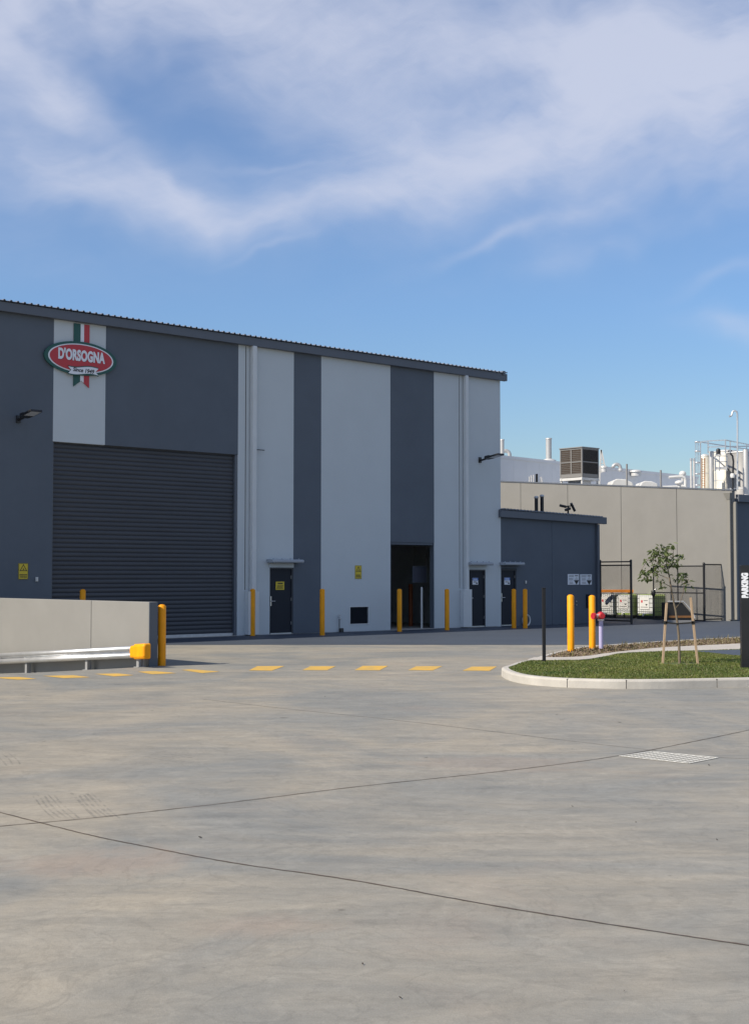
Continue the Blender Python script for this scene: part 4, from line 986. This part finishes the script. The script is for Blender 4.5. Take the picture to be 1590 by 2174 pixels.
# roof gear: things standing at real depth behind the parapet
def px_m(Y): return F / Y
def flue(px, ytop, ybase, wpx, Y, label, m='stainless', cone=False):
    b = at_depth(px, ybase, Y); tz = at_depth(px, ytop, Y).z; r = wpx / 2 / px_m(Y)
    t = thing('flue', label, 'flue', b, 0)
    h = tz - b.z
    MB().tube([(0, 0, 0), (0, 0, h)], r, 18).build('stack', m, t)
    MB().lathe([(r * 1.12, h - .06), (r * 1.12, h + .01), (r * .9, h + .012)], 18).build('rim', m, t)
    if cone: MB().lathe([(r * 2.6, -.25), (r * 2.5, .02), (r * 1.2, .10)], 20).build('base_flashing', 'galv_dull', t)
    return t
flue(1165, 930.5, 978, 12.5, 73., 'thick silver flue standing on the white plant room', cone=True)
flue(1066, 933, 965, 9, 72., 'silver flue half hidden by the warehouse edge')
def gooseneck(px0, px1, ytop, ybase, wpx, Y, label, tip_y):
    x0 = at_depth(px0, ybase, Y); k = 1 / px_m(Y); r = (px1 - px0) / 2 * k; tr_ = wpx / 2 * k
    t = thing('gooseneck_vent', label, 'vent', at_depth(px1, ybase, Y), 0)
    zc = at_depth(px1, ytop, Y).z - t.location.z - tr_ - r
    pts = [(0, 0, -.1), (0, 0, max(zc, .02))] + [(-r + r * math.cos(a), 0, max(zc, .02) + r * math.sin(a)) for a in [math.pi * q / 14 for q in range(1, 14)]] + [(-2 * r, 0, max(zc, .02)), (-2 * r, 0, at_depth(px0, tip_y, Y).z - t.location.z)]
    MB().tube(pts, tr_, 14).build('duct', 'stainless', t)
    MB().lathe([(tr_ * 1.25, -.05), (tr_ * 1.25, .05)], 14).build('collar', 'galv_dull', t)
gooseneck(1064, 1082, 953, 972, 8, 72.5, 'curved silver gooseneck duct beside the warehouse edge', 964)
gooseneck(1301, 1317, 982, 997, 7.5, 74., 'curved silver gooseneck duct right of the cooler', 991)
def cowl(px, py, wpx, Y, label):
    b = at_depth(px, py + 4, Y); r = wpx / 2 / px_m(Y)
    t = thing('roof_cowl', label, 'roof cowl', b, 0)
    MB().lathe([(r * .8, -.2), (r * .8, .02)], 20).build('base', 'galv_dull', t); MB().lathe([(r, .02), (r, .07), (r * .6, .14), (.02, .16)], 20).build('cap', 'galv_dull', t)
cowl(1350, 999, 27, 76, 'flat round cowl on the plant room between dark poles')
cowl(1282, 990, 16, 73.5, 'small round cowl beside the white frame')
# evaporative cooler
cb = at_depth(1236, 1012, 62.5); k = 1 / px_m(62.5)
ac = thing('evaporative_cooler', 'boxy evaporative cooler with brown pads on a white stand', 'cooler', (cb.x, cb.y, 4.5), A)
a1 = 36 * k / (.745 - .152 * .666); b1 = 48 * k / (.666 + .152 * .745); z0c = cb.z - 4.5; z1c = at_depth(1236, 950, 62.5).z - 4.5
MB().box(.03, a1 - .03, .03, b1 - .03, z0c + .02, z1c - .06).build('core', 'ac_pad', ac)
cs_ = MB()
for x in (0, a1 - .06):
    for y in (0, b1 - .06): cs_.box(x, x + .06, y, y + .06, z0c, z1c)
zm = z0c + (z1c - z0c) * .52
for z in (z0c, zm - .02, z1c - .07):
    hh = .16 if z == z0c else (.05 if z != z1c - .07 else .07)
    cs_.box(.06, a1 - .06, .008, .05, z, z + hh).box(.06, a1 - .06, b1 - .05, b1 - .008, z, z + hh).box(.008, .05, .06, b1 - .06, z, z + hh).box(a1 - .05, a1 - .008, .06, b1 - .06, z, z + hh)
cs_.build('case', 'ac_case', ac)
MB().box(-.03, a1 + .03, -.03, b1 + .03, z1c - .001, z1c + .05).build('lid', 'ac_case', ac, .01)
lv = MB()
for i in range(12):
    for (za, zb2) in ((z0c + .18, zm - .04), (zm + .05, z1c - .09)):
        z = za + (zb2 - za) * i / 12
        if i % 2 == 0: lv.box(.012, .022, .07, b1 - .07, z, z + .010, mi=0); 
        lv.box(.07, a1 - .07, .008, .022, z, z + .014, mi=1)  # black slats on this side: its shade is put into the colour
lv.box(.004, .02, b1 * .5 - .03, b1 * .5 + .03, z0c + .17, z1c - .08)
lv.build('pad_louvres', ['ac_case', 'black'], ac)
st = MB(); 
for x in (.05, a1 - .05):
    for y in (.05, b1 - .05): st.bar((x, y, 0), (x, y, z0c), .07)
st.box(-.02, a1 + .02, .0, .1, z0c - .14, z0c - .02).box(-.02, a1 + .02, b1 - .1, b1, z0c - .14, z0c - .02).box(0, .1, .1, b1 - .1, z0c - .14, z0c - .02).box(a1 - .1, a1, .1, b1 - .1, z0c - .14, z0c - .02)
st.build('stand', 'white', ac)
MB().box(.25, a1 - .25, .25, b1 - .25, .2, z0c - .02).build('supply_duct', 'panel_white', ac, .04)
# A-frame ladder / white bracing right of cooler
Yl = 65.5; q = lambda px, py: at_depth(px, py, Yl) - at_depth(1280, 1000, Yl)
lt = thing('roof_ladder', 'white leaning frame ladder right of the cooler', 'ladder', at_depth(1280, 1000, Yl), 0)
MB().bar(q(1272, 1030), q(1276, 955), .07).build('stile', 'white', lt); MB().bar(q(1276, 955), q(1284, 990), .07).build('stile', 'white', lt)
mb = MB()
for z in (960, 968, 976, 984): mb.bar(q(1275, z), q(1276 + (z - 955) * .23, z), .04)
mb.bar(q(1262, 990), q(1278, 1003), .09); mb.build('rung', 'white', lt)
# low white roof hoods
def hood(px0, px1, ytop, ybase, Y, label):
    a = at_depth(px0, ybase, Y); b = at_depth(px1, ybase, Y); h = at_depth(px0, ytop, Y).z - a.z; w = b.x - a.x
    t = thing('roof_hood', label, 'roof hood', (a.x, Y, a.z - .25), 0, 'white roof hoods')
    p = [(0, .0), (.04 * w, .25 + h * .1), (.16 * w, .25 + h * .78), (.32 * w, .25 + h), (.70 * w, .25 + h * .92), (.97 * w, .25 + h * .5), (w, .25 + h * .15), (w, 0)]
    MB().prism(p, -.5, .9).build('cover', 'white', t, .04)
    MB().box(-.05, w + .05, -.55, .95, -.2, .02).build('upstand', 'galv_dull', t)
hood(1290, 1340, 1018, 1034, 62., 'larger white rounded hood behind the beige parapet')
hood(1352, 1392, 1022.5, 1034, 61., 'smaller white rounded hood behind the beige parapet')
for px, top, lab in ((1331, 985, 'dark slender pole rising from behind the white hoods'), (1403, 998, 'dark slender pole between the hoods and the white pipe bend')):
    b = at_depth(px, 1036, 60.5); h = at_depth(px, top, 60.5).z - 4.5
    t = thing('roof_pole', lab, 'pole', (b.x, b.y, 4.5), 0, 'dark roof poles'); MB().tube([(0, 0, 0), (0, 0, h)], .045, 10).build('shaft', 'rust' if False else 'cart_grey', t); MB().box(-.1, .1, -.1, .1, 0, .03).build('foot', 'galv_dull', t)
for i, (px, top) in enumerate(((1467.5, 973), (1474, 973))):
    b = at_depth(px, 1036, 62.); h = at_depth(px, top, 62.).z - 4.5
    t = thing('twin_stack', ('left' if i == 0 else 'right') + ' slim grey stack of the pair left of silo ladder', 'stack', (b.x, b.y, 4.5), 0, 'slim grey stacks'); MB().tube([(0, 0, 0), (0, 0, h)], .05, 12).build('pipe', 'galv_dull', t); MB().lathe([(.06, h - .1), (.06, h)], 12).build('rim', 'galv', t)
# small refrigeration pipes in front of the white wall
Yp = 67.; t = thing('roof_pipework', 'small cluster of pipes and duct before the white plant room', 'pipework', (at_depth(1138, 1024, Yp).x, Yp, 4.5), 0)
for px, tp_ in ((1124, 1012), (1128, 1009), (1133, 1008)):
    x = at_depth(px, 1020, Yp).x - t.location.x; MB().tube([(x, 0, 0), (x, 0, at_depth(px, tp_, Yp).z - 4.5)], .035, 8).build('pipe', 'galv_dull', t)
x0 = at_depth(1137, 1020, Yp).x - t.location.x; x1_ = at_depth(1142, 1020, Yp).x - t.location.x; MB().box(x0, x1_, 0, .1, 0, at_depth(1137, 1006, Yp).z - 4.5).build('riser', 'graphite', t)
x0 = at_depth(1145, 1020, Yp).x - t.location.x; x1_ = at_depth(1157, 1020, Yp).x - t.location.x; hh = at_depth(1145, 1012, Yp).z - 4.5
MB().prism([(x0, 0), (x1_, 0), (x1_ - .06, hh * .8), (x1_ - .16, hh), (x0 + .08, hh)], 0, .35).build('duct', 'galv_dull', t)
# white pipe bend and dome
Yb = 62.; bd = lambda px, py: at_depth(px, py, Yb) - at_depth(1440, 1034, Yb)
t = thing('pipe_bend', 'white lagged pipe bending down left of the silos', 'pipe', at_depth(1440, 1034, Yb), 0)
r = 3.3 / px_m(Yb)
pts = [bd(1420, 1013.5), bd(1436, 1012.5), bd(1448, 1012), bd(1453, 1014), bd(1455, 1020), bd(1455, 1028), bd(1455, 1034)]
MB().tube(pts, r, 12).build('lagging', 'white', t)
MB().tube([bd(1407, 1034), bd(1453, 1032.5)], r * .8, 12).build('lower_run', 'white', t)
def blob(px, py, rx, rz, Y, nm, label, m='white'):
    c = at_depth(px, py, Y); k = 1 / px_m(Y); t = thing(nm, label, 'vent', (c.x, Y, 4.5), 0); dz = c.z - 4.5
    prof = [(rx * k * math.cos(a), dz + rz * k * math.sin(a)) for a in [R(-80 + 160 * i / 12) for i in range(13)]]
    MB().lathe(prof, 20).build('dome', m, t); MB().tube([(0, 0, 0), (0, 0, dz)], rx * k * .4, 12).build('neck', 'galv_dull', t)
blob(1449, 1006, 7.5, 6.5, 64.5, 'roof_ventilator', 'white domed ventilator above the white pipe bend')
blob(1442, 1025, 9.5, 5.5, 61., 'roof_ventilator', 'low white domed ventilator under the white pipe bend')

# silos
YS = 66.; ks = 1 / px_m(YS)
def X(px, Y=YS): return at_depth(px, 1000, Y).x
def Zp(py, Y=YS): return at_depth(1500, py, Y).z
def cyl_thing(name, px0, px1, ytop, Y, m, label, cat, lid=True, bands=()):
    xa, xb = X(px0, Y), X(px1, Y); r = (xb - xa) / 2
    t = thing(name, label, cat, ((xa + xb) / 2, Y, 4.5), 0); h = Zp(ytop, Y) - 4.5
    MB().lathe([(r, 0), (r, h - .03), (r * .93, h)], 36).build('shell', m, t)
    if lid: MB().lathe([(r * 1.02, h), (r * 1.02, h + .05), (r * .3, h + .12)], 30).build('roof', 'galv_dull', t)
    for z in bands: MB().lathe([(r * 1.01, z), (r * 1.01, z + .05)], 36).build('band', 'galv_dull', t)
    return t
cyl_thing('silo', 1486, 1507, 969, 67.8, 'cream', 'cream silo behind the caged ladder', 'silo', True, (1.2, 2.4))
cyl_thing('silo', 1516, 1566, 960, 67.2, 'cream', 'large cream silo under the platform rail', 'silo', True, (.9, 2.0))
M['silo_grey'] = mat('silo_grey', (.20, .20, .195), .5, metal=.2, var=.12, vscale=2, stretch=(3, 3, .3))
cyl_thing('silo', 1542, 1620, 963, 66.0, 'silo_grey', 'grey metal silo at the photo edge with black pipes', 'silo', True, (1.5,))
cyl_thing('duct_column', 1505, 1515.5, 958, 65.2, 'stainless', 'bright silver upright duct left of the cream silo', 'duct', False)
cyl_thing('duct_column', 1577, 1590, 955, 63.6, 'stainless', 'bright silver upright duct at the photo edge', 'duct', False)
# gantry: rails, ladder cage
gy = 65.; G = lambda px, py, Y=gy: at_depth(px, py, Y) - Vector((X(1520, gy), gy, 4.5))
ga2 = thing('silo_gantry', 'galvanised gantry rails and caged ladder around the silo tops', 'gantry', (X(1520, gy), gy, 4.5), 0)
mb = MB(); w = .05
for a, b in (((1503, 936, 65), (1540, 934, 63.2)), ((1540, 934, 63.2), (1600, 946, 66)), ((1485, 938, 67), (1503, 936, 65)), ((1485, 938, 67), (1600, 956, 69)), ((1503, 949, 65), (1540, 948, 63.2)), ((1540, 948, 63.2), (1600, 947, 64))): mb.bar(G(*a), G(*b), w)
mb.build('handrail', 'galv', ga2)
for px, y0, y1, Y in ((1503, 936, 962, 65), (1540, 934, 962, 63.2), (1487, 938, 1036, 66.5), (1550, 938, 962, 64), (1585, 944, 962, 65)): MB().bar(G(px, y0, Y), G(px, y1, Y), w).build('stanchion', 'galv', ga2)
mb = MB()
for px in (1476, 1479.5, 1483): mb.bar(G(px, 937, 65.5), G(px, 1034, 65.5), .025)
for py in (938, 958, 982, 1006, 1030):
    c = G(1480, py, 65.5); rr = 4.4 / px_m(65.5) * 1.05
    mb.tube([(c.x + rr * math.cos(a), c.y + rr * math.sin(a), c.z) for a in [2 * math.pi * k_ / 16 for k_ in range(17)]], .035, 6, False)
mb.build('ladder_cage', 'galv', ga2)
mb = MB(); mb.bar(G(1490, 972, 66), G(1490, 1036, 66), .05); mb.bar(G(1496, 972, 66), G(1496, 1036, 66), .05)
for py in range(976, 1036, 5): mb.bar(G(1490, py, 66), G(1496, py, 66), .025)
mb.build('ladder', 'rust', ga2)
mb = MB(); mb.hexa([G(1518, 997, 64.8), G(1543, 997, 64.8), G(1543, 997, 66), G(1518, 997, 66), G(1518, 991, 64.8), G(1543, 991, 64.8), G(1543, 991, 66), G(1518, 991, 66)])
mb.build('platform', 'galv_dull', ga2)
mb = MB()
for px in (1518, 1527, 1543): mb.bar(G(px, 968, 64.8), G(px, 1000, 64.8), .04)
for py in (968, 980): mb.bar(G(1518, py, 64.8), G(1543, py, 64.8), .04)
mb.build('platform_rail', 'galv', ga2)
# black fittings on silo tops
for px, py, lab in ((1525, 955, 'black motor cap on the large cream silo top'), (1550, 958, 'black motor cap between the two silos')):
    c = at_depth(px, py + 5, 66.); t = thing('silo_motor', lab, 'motor', c, 0)
    MB().lathe([(.11, -.1), (.11, .1), (.09, .16), (.03, .19)], 14).build('housing', 'black', t); MB().lathe([(.15, -.14), (.15, -.1)], 14).build('flange', 'galv_dull', t)
# gooseneck breather pipe
c = lambda px, py: at_depth(px, py, 63.5) - at_depth(1565.5, 962, 63.5)
t = thing('breather_pipe', 'tall thin pipe ending in a hook above the silos', 'pipe', at_depth(1565.5, 962, 63.5), 0)
pts = [c(1565.5, 1040), c(1565.5, 960), c(1565.5, 900), c(1565.3, 880), c(1564, 874), c(1560, 871.5), c(1556, 873), c(1554.3, 877), c(1553.5, 881), c(1551, 883.5), c(1548.5, 883.5)]
MB().tube(pts, .042, 12).build('pipe', 'galv', t); MB().tube([c(1549.6, 883.5), c(1547.8, 883.5)], .055, 12).build('outlet', 'galv', t)
c2 = lambda px, py: at_depth(px, py, 63.2) - at_depth(1556, 990, 63.2)
t = thing('silo_hose', 'black hose pipe running down the grey silo', 'pipe', at_depth(1556, 990, 63.2), 0)
MB().tube([c2(1550, 962), c2(1555, 968), c2(1557, 980), c2(1556, 1000), c2(1555.5, 1040)], .045, 10).build('pipe', 'black', t)
MB().lathe([(.09, -.1), (.12, 0), (.09, .1)], 14, tuple(c2(1554, 1010) + Vector((0, -.1, 0)))).build('float_ball', 'white', t)

# ------------------------------------------------------------------ yard fence and gates
def mesh_panel(name, label, a, b, z0, z1, rails, posts, group='black chain-link panels', mid=None, cat='gate', rise=0.):
    a = Vector(a); b = Vector(b); d = b - a; L_ = d.length; t = thing(name, label, cat, a, math.atan2(d.y, d.x), group)
    for z in rails: MB().tube([(0, 0, z), (L_, 0, z)], .026, 8).build('rail', 'black', t)
    for x, zt_, r_ in posts:
        mb = MB().tube([(x * L_, 0, -.02 if r_ > .03 else z0), (x * L_, 0, zt_)], r_, 10); mb.lathe([(r_ * 1.1, 0), (r_ * 1.1, .03), (.01, .06)], 10, (x * L_, 0, zt_)); mb.build('post', 'black', t)
    w = MB(); st_ = .075; r_ = .0028; hh = z1 - z0; k_ = -hh
    while k_ < L_:
        for sgn in (1, -1):
            x0, zA, x1, zB = k_, z0, k_ + hh, z1
            if x0 < 0: zA = z0 - x0; x0 = 0
            if x1 > L_: zB = z1 - (x1 - L_); x1 = L_
            if x1 - x0 > .02:
                if sgn < 0: zA, zB = z0 + z1 - zA, z0 + z1 - zB
                yy = .0016 * sgn
                w.add([(x0 - r_ * 1.4, yy, zA), (x0 + r_ * 1.4, yy, zA), (x1 + r_ * 1.4, yy, zB), (x1 - r_ * 1.4, yy, zB)], [(0, 1, 2, 3)])
        k_ += st_
    o = w.build('chain_mesh', 'mesh_wire', t); o.modifiers.new('thickness', 'SOLIDIFY').thickness = .003
    return t
M['mesh_wire'] = mat('mesh_wire', (.03, .03, .032), .5)
g1b = ground(1340.5, 1325.5); g1a = ground(1273, 1323.5); g1a = wpt(e1 + .06, -.02)
hp = lambda px, py, P: at_depth(px, py, P.y).z
h1 = hp(1340, 1191, g1b)
mesh_panel('yard_gate', 'black chain-link gate leaf ajar beside the annex corner', g1a, g1b, hp(1340, 1318, g1b), hp(1340, 1200, g1b), (hp(1340, 1319, g1b), hp(1340, 1200, g1b), hp(1340, 1192.5, g1b)), ((1, h1, .045), (.01, h1, .03)))
q1 = ground(1388, 1316); q2 = ground(1495.5, 1319.5); q3 = ground(1556, 1317.5)
mesh_panel('yard_gate', 'black chain-link gate leaf with middle rail behind the young tree', q1, q2, hp(1440, 1314, q1), hp(1440, 1203, q1), (hp(1440, 1314.5, q1), hp(1440, 1258, q1), hp(1440, 1202.5, q1)), ((0, hp(1388, 1203, q1), .03), (.49, hp(1440, 1203, q1), .025), (1, hp(1495, 1197, q2), .05)))
mesh_panel('fence_panel', 'black chain-link fence panel meeting the beige corner', q2 + (q3 - q2) * .045, q3, hp(1525, 1315, q2), hp(1525, 1199, q2), (hp(1525, 1315.5, q2), hp(1525, 1198.5, q2)), ((1, hp(1555, 1196, q3), .042),), cat='fence')
lk = thing('gate_latch', 'round black latch box on the inner gate post', 'latch', at_depth(1387, 1259, q1.y - .05), 0)
MB().lathe([(.06, -.13), (.09, -.08), (.09, .08), (.06, .13)], 14).build('box', 'black', lk); MB().tube([(.06, -.02, .12), (.1, -.02, .2), (.13, -.02, .12)], .015, 8).build('shackle', 'chrome', lk)

# ------------------------------------------------------------------ caged liquid tanks
M['cage_steel'] = mat('cage_steel', (.10, .11, .10), .5, metal=.3)
def ibc(px, py, label, body, turn=0., a=1.0, b=.84, placard=True):
    p = ground(px, py); t = thing('liquid_tank', label, 'tank', p, A + R(turn), 'caged liquid tanks by the fence')
    # local +x runs right-back, +y left-back; near corner at origin
    hp_, ht = .13, 1.06
    mb = MB()
    for x in (.0, a / 2 - .05, a - .1): mb.box(x, x + .1, 0, b, .0, .09)
    mb.box(0, a, 0, b, .09, hp_); mb.build('pallet', 'pallet', t)
    MB().box(.03, a - .03, .03, b - .03, hp_ + .002, ht - .02).build('bottle', body, t, .05)
    cg = MB(); n = 8
    for i in range(n + 1):
        x = a * i / n; y = b * i / n
        for yy in (0, b): cg.tube([(x, yy, hp_), (x, yy, ht)], .009, 6)
        for xx in (0, a): cg.tube([(xx, y, hp_), (xx, y, ht)], .009, 6)
    for j in range(6):
        z = hp_ + .01 + (ht - hp_ - .01) * j / 5
        cg.tube([(0, 0, z), (a, 0, z), (a, b, z), (0, b, z), (0, 0, z)], .008 if j < 5 else .012, 6)
    cg.build('cage', 'cage_steel', t)
    if placard:
        MB().box(.010, .029, b * .04, b * .96, .24, 1.02).build('label_sheet', 'hdpe', t)
        pb = MB().box(-.016, -.009, b * .22, b * .82, .42, .92).build('placard', 'white', t)
        MB().box(-.020, -.016, b * .62, b * .72, .70, .80).build('red_mark', 'logo_red', pb)
        MB().add if False else None
        m2 = MB(); y, z, r_ = b * .38, .64, .075
        m2.add([(-.019, y - r_, z), (-.019, y + r_, z), (-.019, y, z - r_)], [(0, 1, 2)]); m2.box(-.019, -.016, b * .3, b * .55, .78, .80).box(-.019, -.016, b * .3, b * .75, .50, .52); m2.build('mark', 'sign_black', pb)
    MB().tube([(-.0, b / 2, .22), (-.10, b / 2, .22), (-.12, b / 2, .13)], .035, 10).build('outlet_valve', 'white', t)
    MB().lathe([(.09, ht - .04), (.09, ht + .03), (.07, ht + .04)], 16, (a / 2, b / 2, 0)).build('filler_cap', 'pallet', t)
    return t
ibc(1386, 1315.5, 'caged tank of green liquid with white placard, nearest the gate latch', 'hdpe_green', -10, .9, .96)
ibc(1341, 1313.5, 'caged tank with white placard and a sliver of green side, behind the gate leaf edge', 'hdpe_green')
ibc(1302, 1312.5, 'pale caged tank half hidden by the annex corner', 'hdpe')
pb = ground(1341, 1313.5)
za = 1.075
B0 = at_depth(1262, 1259, pb.y + .6); B1 = at_depth(1350, 1259, pb.y + .45)
ob = thing('orange_beam', 'orange beam lying across the caged tanks', 'beam', (B0.x, B0.y, za + .04), math.atan2(B1.y - B0.y, B1.x - B0.x))
Lb = (Vector((B1.x, B1.y, 0)) - Vector((B0.x, B0.y, 0))).length
MB().box(0, Lb, -.06, .06, 0, .12).build('bar', 'orange', ob, .01); MB().box(Lb, Lb + .12, -.05, .05, .015, .105).build('end_plug', 'rubber', ob, .02)
# black hooded cart
M['stripe_brown'] = mat('stripe_brown', (.22, .10, .03), .6, var=.2, vscale=5)
YC = ground(1440, 1324).y
c0 = at_depth(1418, 1324, YC); kc = 1 / px_m(YC)
cart = thing('hooded_cart', 'low black hooded cart with orange stripe behind the young tree', 'cart', (c0.x, YC, 0), R(6))
wv_ = 57 * kc; hv = .80
prof = [(0, .14), (0, hv), (wv_ * .56, hv), (wv_ * .93, .36), (wv_, .22), (wv_ * .98, .14)]
MB().prism(prof, 0, .8).build('hood', 'rubber', cart, .03)
MB().prism([(.03, .22), (.03, .30), (wv_ * .955, .30), (wv_ * .985, .22)], -.012, -.002).build('stripe', 'stripe_brown', cart)
mb = MB().prism([(0, .05), (wv_ * .2, .0), (wv_ * .8, .0), (wv_, .06), (wv_, .138), (0, .138)], .02, .78); mb.build('skirt', 'cart_grey', cart, .02)
MB().tube([(0, -.03, hv + .05), (wv_ * .58, -.03, hv + .05), (wv_ * .80, -.03, .62), (wv_ * 1.0, -.03, .30), (wv_ * 1.02, -.03, .2)], .022, 8).build('frame_tube', 'galv_dull', cart)
